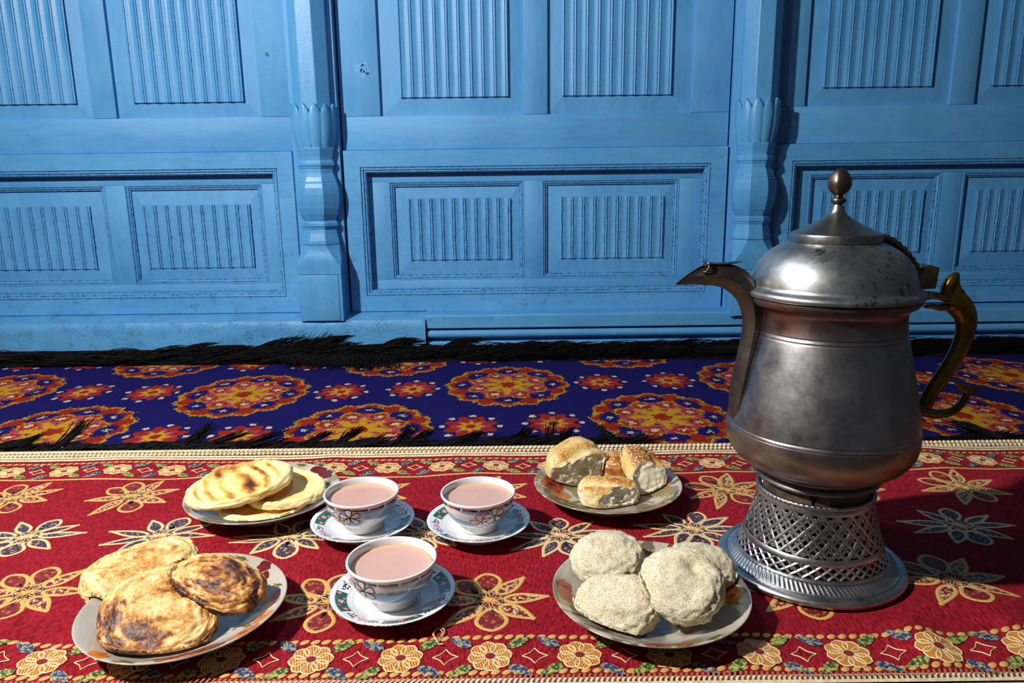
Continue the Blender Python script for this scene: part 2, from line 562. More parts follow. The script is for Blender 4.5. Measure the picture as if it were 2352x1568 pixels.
def column(cx, label):
    base = empty('column', (cx, YP, 0.088))
    base.parent = wall
    base['label'] = label
    O = (cx, YP, 0.088)
    def part(mb, name, **k):
        return mb.build(name, PAINTC, base, off=O, **k)
    cy = YP
    part(MB().rings([octring(cx, cy, 0.045, z) for z in (0.600, ZT)], cap1=True), 'shaft', smooth=False, bevel=0.0015)
    # lotus cup core and petals
    core = [(0.0455, 0.515), (0.049, 0.535), (0.050, 0.565), (0.0485, 0.60)]
    part(MB().lathe(core, 32, (cx, cy, 0), cap0=True, cap1=True), 'lotus_cup')
    NP = 12
    for k in range(NP):
        a0 = PI+ (k+0.5)*2*PI/NP
        if math.sin(a0) > 0.35: continue
        mb = MB()
        rows = []
        for i in range(9):
            t = i/8
            z = 0.514+0.106*t
            r = 0.0455+0.0098*math.sin(min(1, t*1.5)*PI*0.52)-0.0004*t
            wdt = (0.5 if t < 0.80 else 0.5*max(0.0, 1-((t-0.80)/0.20)**1.5))*2*PI/NP*1.02
            row = []
            for j in range(7):
                u = (j-3)/3
                rr = r+0.0013*(1-abs(u)) - (0.0012 if abs(u) > 0.9 else 0)
                aa = a0+u*wdt
                row.append((cx+rr*math.cos(aa), cy+rr*math.sin(aa), z))
            rows.append(row)
        back = [[(cx+(p[0]-cx)*0.9, cy+(p[1]-cy)*0.9, p[2]) for p in r] for r in rows]
        n = len(rows[0])
        b0 = len(mb.v)
        mb.rings(rows, closed=False)
        tip = [rows[-1], back[-1]]
        mb.rings([rows[0], back[0]], closed=False)
        for side in (0, n-1):
            mb.rings([[r[side] for r in rows], [r[side] for r in back]], closed=False)
        part(mb, 'petal', smooth=True, clean=True, angle=40)
    part(MB().rings([octring(cx, cy, r, z) for r, z in ((0.0470, 0.5165), (0.0465, 0.512), (0.0425, 0.496), (0.041, 0.486))], cap0=True, cap1=True), 'neck', smooth=False, bevel=0.001)
    part(MB().rings([octring(cx, cy, r, z) for r, z in ((0.041, 0.467), (0.0425, 0.4685), (0.0425, 0.4725), (0.0455, 0.4735), (0.0455, 0.480), (0.043, 0.486), (0.041, 0.4875))], cap0=True, cap1=True), 'ring', smooth=False, bevel=0.0008)
    part(MB().rings([octring(cx, cy, r, z) for r, z in ((0.038, 0.339), (0.041, 0.342), (0.0475, 0.356), (0.0515, 0.370), (0.054, 0.388), (0.0545, 0.404), (0.0530, 0.420), (0.0505, 0.4315), (0.0485, 0.4325), (0.0490, 0.4345), (0.0455, 0.446), (0.041, 0.456), (0.0405, 0.4675))], cap0=True, cap1=True), 'baluster', smooth=False, bevel=0.0012)
    part(MB().rings([octring(cx, cy, r, z) for r, z in ((0.040, 0.3185), (0.043, 0.320), (0.043, 0.3245), (0.046, 0.3255), (0.046, 0.333), (0.044, 0.337), (0.041, 0.340))], cap0=True, cap1=True), 'ring', smooth=False, bevel=0.0008)
    part(MB().rings([octring(cx, cy, r, z) for r, z in ((0.0472, 0.281), (0.0465, 0.290), (0.0425, 0.3085), (0.0405, 0.3205))], cap0=True, cap1=True), 'collar', smooth=False, bevel=0.001)
    h = 0.0545
    rr = []
    for i in range(12):
        t = i/11
        z = 0.280-0.052*t
        hh = 0.0475+(h-0.0475)*sstep(0, 0.9, t)
        c = hh*0.5858*(1-t)**0.75
        rr.append(squ(cx, cy, hh, max(c, 0.0004), z))
    rr.append(squ(cx, cy, h, 0.0004, 0.2075))
    part(MB().rings(rr[::-1], cap0=True, cap1=True), 'chamfered_block', smooth=True, angle=14)
    part(MB().box(cx-h, cx+h, cy-h, cy+0.01, 0.088, 0.2062), 'plinth', bevel=0.0012, smooth=True, angle=40)
    part(MB().box(cx-h+0.010, cx+h-0.008, cy-h-0.0022, cy-h+0.002, 0.090, 0.2045), 'plinth_face', bevel=0.001, smooth=True, angle=40)

column(-0.481, 'half column with chipped lotus cup left of the centre door')
column(0.6105, 'half column with sharp lotus petals behind the teapot spout')

# ------------------------------------------------------------------ blue medallion rug
def rug_mat():
    m, nt, b = mk('blue_medallion_pile', 0.95)
    b.inputs['Specular IOR Level'].default_value = 0.08
    uv = nd(nt, 'UVMap', {'uv_map': 'UVMap'}).outputs[0]
    ob = coords(nt)
    nz = nd(nt, 'TexNoise', Scale=170.0, Detail=2.0, Vector=ob).outputs[1]
    sub = nd(nt, 'VectorMath', {'operation': 'SUBTRACT'}, i0=nz, i1=(0.5, 0.5, 0.5)).outputs[0]
    sc = nd(nt, 'VectorMath', {'operation': 'MULTIPLY'}, i0=sub, i1=(0.22, 0.22, 0)).outputs[0]
    kind = attr(nt, 'kind')
    sc = nd(nt, 'VectorMath', {'operation': 'SCALE'}, i0=sc).outputs[0]
    nt.nodes[-1].inputs['Scale'].default_value = 1.0
    p = nd(nt, 'VectorMath', {'operation': 'ADD'}, i0=uv, i1=sc).outputs[0]
    s = nd(nt, 'SeparateXYZ', i0=p)
    x, y = s.outputs[0], s.outputs[1]
    r = mth(nt, 'SQRT', mth(nt, 'ADD', mth(nt, 'MULTIPLY', x, x), mth(nt, 'MULTIPLY', y, y)))
    a = mth(nt, 'ARCTAN2', y, x)
    BLUE, RED, YEL, PINK, WHT = '#1d1866', '#a62c1a', '#d9a51c', '#bb4560', '#dcd0b0'
    def lt(v, t): return mth(nt, 'LESS_THAN', v, t)
    def star(r0, am, n, ph=0.0):
        return mth(nt, 'ADD', r0, mth(nt, 'MULTIPLY', am, mth(nt, 'COSINE', mth(nt, 'MULTIPLY_ADD', a, float(n), ph))))
    def cell(n, rc, wa, wr, ph=0.0):
        u = mth(nt, 'MULTIPLY_ADD', a, n/(2*PI), ph+20.5)
        fr = mth(nt, 'SUBTRACT', mth(nt, 'FRACT', u), 0.5)
        aa = mth(nt, 'DIVIDE', mth(nt, 'MULTIPLY', mth(nt, 'MULTIPLY', fr, 2*PI/n), r), wa)
        bb = mth(nt, 'DIVIDE', mth(nt, 'SUBTRACT', r, rc), wr)
        return mth(nt, 'SQRT', mth(nt, 'ADD', mth(nt, 'MULTIPLY', aa, aa), mth(nt, 'MULTIPLY', bb, bb)))
    # big medallion
    c = mixc(nt, lt(r, star(0.965, 0.035, 16)), BLUE, YEL)
    c = mixc(nt, lt(r, star(0.925, 0.035, 16)), c, RED)
    dk = cell(16, 0.86, 0.05, 0.05, 0.5)
    c = mixc(nt, lt(dk, 0.75), c, YEL)
    c = mixc(nt, lt(dk, 0.45), c, RED)
    d1 = cell(8, 0.72, 0.215, 0.13)
    c = mixc(nt, lt(d1, 1.0), c, BLUE)
    c = mixc(nt, lt(cell(8, 0.73, 0.05, 0.035), 1.0), c, WHT)
    d3 = cell(8, 0.80, 0.05, 0.09, 0.5)
    c = mixc(nt, lt(r, star(0.60, 0.05, 8, PI)), c, BLUE)
    d2 = cell(8, 0.50, 0.155, 0.165, 0.5)
    c = mixc(nt, lt(d2, 1.05), c, YEL)
    c = mixc(nt, lt(d2, 0.82), c, RED)
    c = mixc(nt, lt(d2, 0.34), c, WHT)
    c = mixc(nt, lt(r, star(0.44, 0.15, 8)), c, PINK)
    c = mixc(nt, lt(r, star(0.33, 0.13, 8)), c, YEL)
    c = mixc(nt, lt(r, star(0.13, 0.02, 5)), c, RED)
    # small flower
    k = mixc(nt, lt(cell(8, 0.93, 0.11, 0.10), 1.0), BLUE, WHT)
    k = mixc(nt, lt(r, star(0.78, 0.13, 8, PI)), k, RED)
    k = mixc(nt, lt(r, star(0.50, 0.14, 8)), k, PINK)
    k = mixc(nt, lt(r, star(0.36, 0.10, 8)), k, YEL)
    k = mixc(nt, lt(r, 0.17), k, RED)
    c = mixc(nt, mth(nt, 'GREATER_THAN', kind, 0.5), c, k)
    tuft = ns(nt, 420, 3, 0.7, ob)
    c = mixc(nt, 0.75, c, ramp(nt, tuft, [(0.3, 0.25), (0.7, 1.0)]), 'MULTIPLY')
    setc(nt, b, c)
    n1 = bump(nt, None, ns(nt, 60, 3, 0.6, ob), 0.5, 0.004)
    bump(nt, b, tuft, 0.9, 0.003, n1)
    return m

RX0, RX1, RY0, RY1 = -1.55, 1.55, 1.126, 1.735
def WARP(x):
    return float(np.interp(x, [-1.1, -0.79, -0.55, -0.27, 0.0, 0.27, 0.8, 1.1], [-0.005, -0.003, -0.038, -0.014, 0.010, 0.036, 0.026, 0.040]))
big, small = [], []
for row, (yc, x0) in enumerate(((0.985, -0.007), (1.238, 0.268), (1.490, -0.010), (1.742, 0.262))):
    for k in range(-4, 5):
        xb_ = x0+0.538*k
        big.append((xb_, yc+WARP(xb_)))
        for s in (-0.073, 0.073):
            small.append((x0+0.538*(k+0.5)+s, yc-0.006+WARP(x0+0.538*(k+0.5)+s)))
mb = MB()
gx, gy = 0.010, 0.0085
nx, ny = int((RX1-RX0)/gx), int((RY1-RY0)/gy)
def rugz(x, y):
    return 0.0145+0.0016*noise.noise((x*9, y*9, 1.0))+0.0012*noise.noise((x*30, y*30, 5.0))
kinds = []
for j in range(ny):
    for i in range(nx):
        xa, ya = RX0+(RX1-RX0)*i/nx, RY0+(RY1-RY0)*j/ny
        xb, yb = RX0+(RX1-RX0)*(i+1)/nx, RY0+(RY1-RY0)*(j+1)/ny
        cx, cy = (xa+xb)/2, (ya+yb)/2
        d1 = min(big, key=lambda q: ((q[0]-cx)/0.130)**2+((q[1]-cy)/0.152)**2)
        d2 = min(small, key=lambda q: ((q[0]-cx)/0.055)**2+((q[1]-cy)/0.064)**2)
        e1 = ((d1[0]-cx)/0.130)**2+((d1[1]-cy)/0.152)**2
        q, rx, ry, kd = (d1, 0.130, 0.152, 0) if e1 < 1.15 else (d2, 0.055, 0.064, 1)
        ids = []
        for (x, y) in ((xa, ya), (xb, ya), (xb, yb), (xa, yb)):
            ids.append(mb.vert((x, y, rugz(x, y)), ((x-q[0])/rx, (y-q[1])/ry)))
            kinds.append(kd)
        mb.f.append(tuple(ids))
# edge skirts
for (pts) in ([(RX0+(RX1-RX0)*i/60, RY0) for i in range(61)], [(RX0+(RX1-RX0)*i/60, RY1) for i in range(61)]):
    for i in range(60):
        (xa, ya), (xb, yb) = pts[i], pts[i+1]
        ids = [mb.vert(p, (3, 3)) for p in ((xa, ya, rugz(xa, ya)), (xb, yb, rugz(xb, yb)), (xb, yb, 0.0082), (xa, ya, 0.0082))]
        kinds += [0]*4
        mb.f.append(tuple(ids))
mb.attr['kind'] = kinds
rug = mb.build('medallion_rug', rug_mat(), smooth=True)
tag(rug, 'deep blue pile rug with red and yellow medallions along the wall', 'rug')

# black wool fringes
m, nt, b = mk('black_wool', 0.75)
setc(nt, b, mixc(nt, ramp(nt, ns(nt, 150, 3, 0.6, coords(nt)), [(0.3, 0), (0.7, 1)]), '#070506', '#120d0f'))
b.inputs['Specular IOR Level'].default_value = 0.15
WOOL = m

def strand(mb, pts, r):
    n = 3
    b0 = len(mb.v)
    for i, p in enumerate(pts):
        t = i/(len(pts)-1)
        rr = r*(1.0 if t < 0.6 else 1-0.7*(t-0.6)/0.4)
        for k in range(n):
            a = 2*PI*k/n+0.5
            mb.vert((p[0]+rr*0.5*math.cos(a), p[1]+rr*math.cos(a), p[2]+rr*math.sin(a)))
    for i in range(len(pts)-1):
        for k in range(n):
            k2 = (k+1) % n
            mb.f.append((b0+i*n+k, b0+i*n+k2, b0+(i+1)*n+k2, b0+(i+1)*n+k))

R = random.Random(31)
mb = MB()
def clump(mb, x, y, z, ang, L, lift, n, spread, end_up=0.0, curl=0.0, zmin=0.016, r=0.0013, maxy=1.843):
    for i in range(n):
        bx = x+R.uniform(-spread, spread)
        by = y+R.uniform(-0.006, 0.006)
        a = ang+R.gauss(0, 0.10)
        l = L*R.uniform(0.78, 1.12)
        lf = lift*R.uniform(0.4, 1.1)
        pts = []
        px, py = bx, by
        for j in range(7):
            t = j/6
            aa = a+curl*t
            if j:
                px += math.cos(aa)*l/6
                py += math.sin(aa)*l/6
            pz = z+lf*math.sin(PI*min(1, t*0.9+0.05))+end_up*t*t+0.0012*R.uniform(-1, 1)
            qy = py
            if qy > maxy:
                pz += (qy-maxy)*0.9
                qy = maxy
            pts.append((px, qy, max(zmin, pz)))
        strand(mb, pts, r*R.uniform(0.8, 1.2))
x = -1.5
while x < 1.5:
    if x < -0.95:
        ang = R.uniform(0.02, 0.30); up = 0.0
    else:
        ang = R.uniform(0.30, 0.75); up = R.choice((0.0, 0.008, 0.012))
    clump(mb, x, 1.715+R.uniform(-0.02, 0.02), 0.018, ang, R.uniform(0.12, 0.17), R.uniform(0.008, 0.018), 26, 0.022, up)
    clump(mb, x, 1.762+R.uniform(-0.02, 0.02), 0.020, ang*0.6, R.uniform(0.10, 0.15), R.uniform(0.010, 0.020), 16, 0.022, up)
    x += 0.026
clump(mb, -0.655, 1.775, 0.020, 0.45, 0.13, 0.014, 60, 0.02, 0.030)
clump(mb, -0.83, 1.785, 0.020, 0.55, 0.09, 0.014, 30, 0.015, 0.018)
clump(mb, -0.545, 1.775, 0.022, 0.75, 0.11, 0.02, 40, 0.02, 0.02)
clump(mb, -0.475, 1.79, 0.022, 0.9, 0.07, 0.024, 70, 0.016, 0.03, -0.9)
clump(mb, -0.32, 1.785, 0.022, 0.5, 0.09, 0.024, 60, 0.02, 0.02, -0.5)
clump(mb, -0.17, 1.775, 0.022, 0.5, 0.10, 0.022, 50, 0.02, 0.018, -0.3)
for i in range(7):
    clump(mb, -0.56+0.022*i, 1.735, 0.022, -0.95+0.03*i, 0.105+0.004*i, 0.012, 26, 0.013, 0, 0.0, 0.0165)
for i in range(5):
    clump(mb, -0.375+0.020*i, 1.735, 0.022, -1.42, 0.105, 0.012, 28, 0.012, 0, 0.0, 0.0165)
for i in range(12):
    clump(mb, 0.33+0.028*i, 1.765, 0.024, -0.72+R.uniform(-.1, .1), 0.075, 0.012, 22, 0.016, 0, 0.0, 0.0165)
bed = MB()
bed.rings([[(RX0+(RX1-RX0)*i/80, y, z+0.001*noise.noise((i*1.3, y*50, 0))) for i in range(81)] for (y, z) in ((1.700, 0.0155), (1.722, 0.019), (1.78, 0.021), (1.848, 0.020))], closed=False)
nb = len(mb.v)
mb.v += bed.v; mb.uv += bed.uv
mb.f += [tuple(i+nb for i in f) for f in bed.f]
tag(mb.build('fringe', WOOL, rug), 'black wool fringe heaped against the wall', kind='stuff')
mb = MB()
x = -1.05
while x < 1.05:
    if not (0.20 < x < 0.66):
        dens = 1.0 if x < 0.10 else 0.55
        clump(mb, x, 1.131+R.uniform(-0.004, 0.006), 0.016, R.uniform(0.03, 0.50), R.uniform(0.035, 0.065), R.uniform(0.003, 0.008)*dens, int(20*dens), 0.016, R.choice((0, 0, 0.003, 0.009)), R.uniform(-0.2, 0.3), 0.0155, 0.0017)
    x += 0.017
for (tx, a, L, up, n) in ((-0.745, 0.9, 0.06, 0.030, 20), (-0.815, 0.8, 0.05, 0.010, 18), (-0.535, 0.75, 0.055, 0.024, 22), (-0.50, 0.55, 0.07, 0.008, 14), (-0.44, 0.35, 0.07, 0.014, 14), (-0.34, 0.6, 0.05, 0.012, 16),
                          (-0.285, 0.8, 0.05, 0.016, 20), (-0.19, 0.9, 0.045, 0.018, 20), (-0.165, 0.6, 0.045, 0.014, 14), (-0.09, 0.5, 0.05, 0.010, 18), (0.0, 0.9, 0.05, 0.012, 16), (0.055, 1.2, 0.05, 0.022, 20), (0.075, 1.0, 0.045, 0.012, 14), (0.165, 2.0, 0.05, 0.015, 18), (0.79, 2.4, 0.07, 0.012, 24)):
    clump(mb, tx, 1.134, 0.020, a, L, 0.006, n, 0.007, up, 0.2, 0.0155, 0.0017)
tag(mb.build('fringe', WOOL, rug), 'black wool fringe flicking up behind the red cloth', kind='stuff')

# ------------------------------------------------------------------ red embroidered cloth
ITEMS = [(-0.322, 0.637, 0.078), (-0.329, 0.897, 0.078), (0.124, 0.908, 0.078), (0.132, 0.652, 0.078), (-0.184, 0.833, 0.05), (-0.043, 0.830, 0.05), (-0.122, 0.671, 0.05), (0.325, 0.745, 0.10)]
ZC = 0.0200
FOLDS = [(-0.50, 0.600, 0.009, 0.050, 0.055), (-0.285, 0.60, 0.003, 0.03, 0.05), (0.195, 0.60, 0.004, 0.035, 0.05), (0.372, 0.610, 0.0085, 0.020, 0.050), (0.470, 0.61, 0.008, 0.026, 0.06), (0.425, 0.585, 0.003, 0.015, 0.03),
         (-0.03, 0.615, 0.0015, 0.05, 0.03), (-0.60, 1.03, 0.003, 0.05, 0.05), (-0.42, 1.01, 0.004, 0.04, 0.04), (-0.28, 1.04, 0.003, 0.03, 0.05), (-0.06, 1.02, 0.004, 0.05, 0.05), (0.30, 1.03, 0.003, 0.05, 0.05), (0.62, 1.04, 0.006, 0.05, 0.06),
         (-0.36, 0.80, 0.004, 0.10, 0.018), (-0.24, 0.795, 0.003, 0.08, 0.015), (0.20, 0.79, 0.002, 0.1, 0.02), (0.46, 0.66, 0.003, 0.1, 0.02)]
def HC(x, y):
    h = 0.0
    for (fx, fy, a, sx, sy) in FOLDS:
        dx, dy = (x-fx)/sx, (y-fy)/sy
        if abs(dx) < 3 and abs(dy) < 3:
            h += a*math.exp(-dx*dx-dy*dy)
    h += 0.0011*math.sin(13*x+5*y+1)*math.sin(9*y-4*x) + 0.0006*noise.noise((x*25, y*25, 0))
    k = 1.0
    for (ix, iy, ir) in ITEMS:
        d = math.hypot(x-ix, y-iy)
        if d < ir*1.5:
            k *= sstep(ir*0.85, ir*1.4, d)
    return ZC+h*k

def cloth_mat():
    m, nt, b = mk('red_chenille', 0.85)
    ob = coords(nt)
    b.inputs['Specular IOR Level'].default_value = 0.12
    b.inputs['Sheen Weight'].default_value = 0.12
    b.inputs['Sheen Roughness'].default_value = 0.45
    b.inputs['Sheen Tint'].default_value = lin('#c8404a')
    st = coords(nt, 'Object', (420, 120, 100), (0, 0, math.radians(-14)))
    wv = ns(nt, 1.0, 3, 0.65, st)
    blot = ns(nt, 26, 4, 0.6, ob)
    c = ramp(nt, wv, [(0.32, '#4a070f'), (0.47, '#8c1423'), (0.70, '#b52637')])
    c = mixc(nt, mth(nt, 'MULTIPLY', ramp(nt, blot, [(0.35, 0), (0.7, 1)]), 0.45), c, '#6a0b16')
    setc(nt, b, c)
    n1 = bump(nt, None, wv, 0.9, 0.0018)
    bump(nt, b, ns(nt, 700, 2, 0.5, ob), 0.4, 0.0005, n1)
    return m

CX0, CX1, CY0, CY1 = -1.08, 1.10, 0.5615, 1.082
mb = MB()
nx, ny = 360, 92
rows = []
rows.append([(CX0+(CX1-CX0)*i/nx, CY0, 0.0083) for i in range(nx+1)])
for j in range(ny+1):
    y = CY0+(CY1-CY0)*j/ny
    rows.append([(CX0+(CX1-CX0)*i/nx, y, HC(CX0+(CX1-CX0)*i/nx, y)) for i in range(nx+1)])
rows.append([(CX0+(CX1-CX0)*i/nx, CY1, 0.0083) for i in range(nx+1)])
mb.rings(rows, closed=False)
cloth = mb.build('table_cloth', cloth_mat(), smooth=True)
tag(cloth, 'red chenille floor cloth with gold embroidered flowers and cream braid', 'cloth')

def yarn_mat(name, c1, c2, c3, stripes=5200.0, tilt=0.25):
    """embroidery yarn: twisted stripes along the stitch"""
    m, nt, b = mk(name, 0.55)
    ob = coords(nt)
    s = nd(nt, 'SeparateXYZ', i0=nd(nt, 'UVMap', {'uv_map': 'UVMap'}).outputs[0])
    ph = mth(nt, 'MULTIPLY_ADD', s.outputs[0], stripes, mth(nt, 'MULTIPLY', s.outputs[1], tilt*2*PI))
    wv = mth(nt, 'MULTIPLY_ADD', mth(nt, 'SINE', ph), 0.5, 0.5)
    nz = ns(nt, 600, 2, 0.6, ob)
    f = mth(nt, 'ADD', mth(nt, 'MULTIPLY', wv, 0.65), mth(nt, 'MULTIPLY', nz, 0.35))
    setc(nt, b, ramp(nt, f, [(0.10, c1), (0.38, c2), (0.72, c3)]))
    b.inputs['Specular IOR Level'].default_value = 0.6
    b.inputs['Roughness'].default_value = 0.42
    bump(nt, b, f, 0.45, 0.0004)
    return m

GOLD = yarn_mat('gold_yarn', '#7d4c1c', '#c4923f', '#ecca78')
CREAM = yarn_mat('cream_yarn', '#a08050', '#d6bb80', '#efdca8')
TEAL = yarn_mat('grey_teal_yarn', '#23302f', '#4d6261', '#8b9a8f', 1500)

def fill_mat(name, stops, scale=260, stretch=(1, 1, 1)):
    m, nt, b = mk(name, 0.6)
    co = coords(nt, 'Object', stretch)
    f = ns(nt, scale, 3, 0.6, co)
    setc(nt, b, ramp(nt, f, stops, 'LINEAR'))
    bump(nt, b, ns(nt, 800, 2, 0.6, co), 0.8, 0.0008)
    return m
FILLG = fill_mat('petal_fill_speckled', [(0.40, '#6d0c16'), (0.50, '#7d1a18'), (0.53, '#c9a064'), (0.60, '#e6d3a4'), (0.64, '#2a2c3c')], 210)
FILLR = fill_mat('petal_fill_red', [(0.45, '#6d0c16'), (0.58, '#8c1a20'), (0.62, '#c08a3a'), (0.7, '#8c1a20')], 190)
FILLN = fill_mat('petal_fill_navy', [(0.40, '#7a1020'), (0.46, '#1c1f3a'), (0.56, '#2c3350'), (0.62, '#c8b68c'), (0.70, '#2a2138')], 230)
ORNG = yarn_mat('orange_brown_yarn', '#6a3015', '#b86f2c', '#dba050', 2600, 0.2)
NAVY = fill_mat('blue_leaf_yarn', [(0.38, '#1e2a52'), (0.50, '#31477a'), (0.56, '#b9b36a'), (0.66, '#3c4c66')], 300)
GREEN = fill_mat('green_leaf_yarn', [(0.36, '#22351f'), (0.48, '#4d6a32'), (0.55, '#c4bc62'), (0.66, '#3f5a35')], 300)
REDC = simple('red_flower_centre', '#8d1020', 0.9, 0, '#6c0a14', 400)

def onc(x, y, dz=0.0006):
    return (x, y, HC(x, y)+dz)

def strip(mb, pts, wd, dz=0.0008, closed=False, tooth=0.0, prof=0.0004):
    """raised stitched band following pts on the cloth (3 verts across)"""
    n = len(pts)
    b0 = len(mb.v)
    L = 0.0
    for i in range(n):
        p = pts[i]
        if closed:
            a, c = pts[(i-1) % n], pts[(i+1) % n]
        else:
            a, c = pts[max(0, i-1)], pts[min(n-1, i+1)]
        tx, ty = c[0]-a[0], c[1]-a[1]
        l = math.hypot(tx, ty) or 1
        nxx, nyy = -ty/l, tx/l
        if i:
            L += math.hypot(p[0]-pts[i-1][0], p[1]-pts[i-1][1])
        hw = wd/2+(tooth if i % 2 else -tooth*0.4)
        for s, dd in ((-1, 0), (0, prof), (1, 0)):
            x, y = p[0]+nxx*hw*s, p[1]+nyy*hw*s
            mb.vert((x, y, HC(x, y)+dz+dd-(0.0004 if s else 0)), (L, s))
    m = n if closed else n-1
    for i in range(m):
        j = (i+1) % n
        for k in range(2):
            mb.f.append((b0+3*i+k, b0+3*i+k+1, b0+3*j+k+1, b0+3*j+k) if False else (b0+3*i+k, b0+3*j+k, b0+3*j+k+1, b0+3*i+k+1))

def fan(mb, ctr, pts, dz=0.0004):
    b0 = len(mb.v)
    mb.vert((ctr[0], ctr[1], HC(*ctr)+dz), (0, 0))
    n = len(pts)
    for t in (0.5, 1.0):
        for i, p in enumerate(pts):
            x, y = ctr[0]+(p[0]-ctr[0])*t, ctr[1]+(p[1]-ctr[1])*t
            mb.vert((x, y, HC(x, y)+dz), (x-ctr[0]+0.3*(y-ctr[1]), 0))
    for i in range(n):
        j = (i+1) % n
        mb.f.append((b0, b0+1+i, b0+1+j))
        mb.f.append((b0+1+i, b0+1+n+i, b0+1+n+j, b0+1+j))

def petal_outline(cx, cy, ang, r0_, L, W, tip, bend=0.0, n=22):
    """closed outline of a petal leaving radius r0_; tip 0 = round, 1 = pointed"""
    out = []
    for side in (1, -1):
        rng = range(n) if side == 1 else range(n-2, 0, -1)
        for i in rng:
            t = i/(n-1)
            if tip:
                wv = math.sin(PI*t**0.75)**0.9*(1-0.25*t)
            else:
                wv = math.sin(PI*min(1, t**1.25))**0.62 if t < 1 else 0
                wv = max(wv, 0.10*(1-t)*4*(1-t)) if t < 0.5 else wv
            u = r0_+L*t
            v = side*wv*W/2+bend*L*math.sin(PI*t*0.5)**2
            out.append((cx+u*math.cos(ang)-v*math.sin(ang), cy+u*math.sin(ang)+v*math.cos(ang)))
    return out

def shrink(pts, d):
    cx = sum(p[0] for p in pts)/len(pts)
    cy = sum(p[1] for p in pts)/len(pts)
    out = []
    n = len(pts)
    for i, p in enumerate(pts):
        a, c = pts[i-1], pts[(i+1) % n]
        tx, ty = c[0]-a[0], c[1]-a[1]
        l = math.hypot(tx, ty) or 1
        nx_, ny_ = -ty/l, tx/l
        if (cx-p[0])*nx_+(cy-p[1])*ny_ < 0:
            nx_, ny_ = -nx_, -ny_
        out.append((p[0]+nx_*d, p[1]+ny_*d))
    return out, (cx, cy)

VAR = {
 'g': [(90, .040, .034, 0), (48, .046, .026, 1), (2, .050, .024, 1), (-40, .046, .027, 1), (-88, .040, .036, 0), (-138, .052, .023, 1), (178, .050, .022, 1), (135, .042, .030, 0)],
 'c': [(78, .036, .030, 0), (36, .046, .022, 1), (6, .056, .020, 1), (-34, .042, .025, 1), (-80, .036, .033, 0), (-122, .040, .026, 1), (-158, .054, .021, 1), (176, .056, .021, 1), (128, .040, .025, 1)],
}
FR = random.Random(12)
def cloth_flower(cx, cy, var, rot=0.0, sc=1.0):
    root = empty('embroidered_flower', (cx, cy, HC(cx, cy)))
    root.parent = cloth
    O = root.location
    edge = GOLD if var == 'g' else CREAM
    fl = FILLG if var == 'g' else FILLN
    r0_ = 0.0135*sc
    for (a, L, W, tip) in VAR[var]:
        a2 = math.radians(a+rot+FR.uniform(-5, 5))
        L2, W2 = L*sc*FR.uniform(0.94, 1.06), W*sc*FR.uniform(0.78, 0.90)
        pts = petal_outline(cx, cy, a2, r0_*0.95, L2, W2, tip, FR.uniform(-0.06, 0.06))
        mb = MB()
        inn, c0 = shrink(pts, 0.0022)
        ctr = (cx+(r0_+L2*0.5)*math.cos(a2), cy+(r0_+L2*0.5)*math.sin(a2))
        fan(mb, ctr, [(p[0], p[1]) for p in inn], 0.0003)
        o = mb.build('petal', fl if (tip or var == 'c') else FILLR, root, off=O)
        mb = MB()
        dense = []
        for i in range(len(pts)):
            p, q = pts[i], pts[(i+1) % len(pts)]
            dense += [p, ((p[0]+q[0])/2, (p[1]+q[1])/2)]
        inn2, _ = shrink(dense, 0.0012)
        strip(mb, inn2, 0.0038*sc if var == 'g' else 0.0034*sc, 0.0007, True, 0.0005, 0.0003)
        if var == 'g' and tip == 0:
            pass
        mb.build('petal_edge', edge, o, off=O)
    # centre: ring, spokes and button
    mb = MB()
    strip(mb, [(cx+r0_*math.cos(k*2*PI/48), cy+r0_*math.sin(k*2*PI/48)) for k in range(48)], 0.0016, 0.0011, True, 0.0003)
    mb.build('ring_stitch', TEAL, root, off=O)
    mb = MB()
    for k in range(8):
        a = k*PI/4+0.2
        for s in (-0.24, 0.24):
            strip(mb, [(cx+rr*math.cos(a+s*math.sin(PI*min(1, rr/r0_))), cy+rr*math.sin(a+s*math.sin(PI*min(1, rr/r0_)))) for rr in [r0_*(0.2+0.75*i/6) for i in range(7)]], 0.0012, 0.0011)
    fan(mb, (cx, cy), [(cx+r0_*0.26*math.cos(k*2*PI/12), cy+r0_*0.26*math.sin(k*2*PI/12)) for k in range(12)], 0.0014)
    mb.build('spoke_stitch', GOLD if var == 'g' else CREAM, root, off=O)
    return root

for k in range(-6, 7):
    cloth_flower(0.138+0.162*k-0.002, 0.690+(0.014 if k in (2, -4) else -0.012 if k in (-1, -2) else 0), 'g', FR.uniform(-8, 8))
    cloth_flower(0.055+0.162*k, 0.828-(0.012 if k in (-2, 0) else 0), 'c', FR.uniform(-8, 8))
    cloth_flower(0.126+0.162*k, 0.942, 'g', FR.uniform(-14, 14)+20, 0.97)

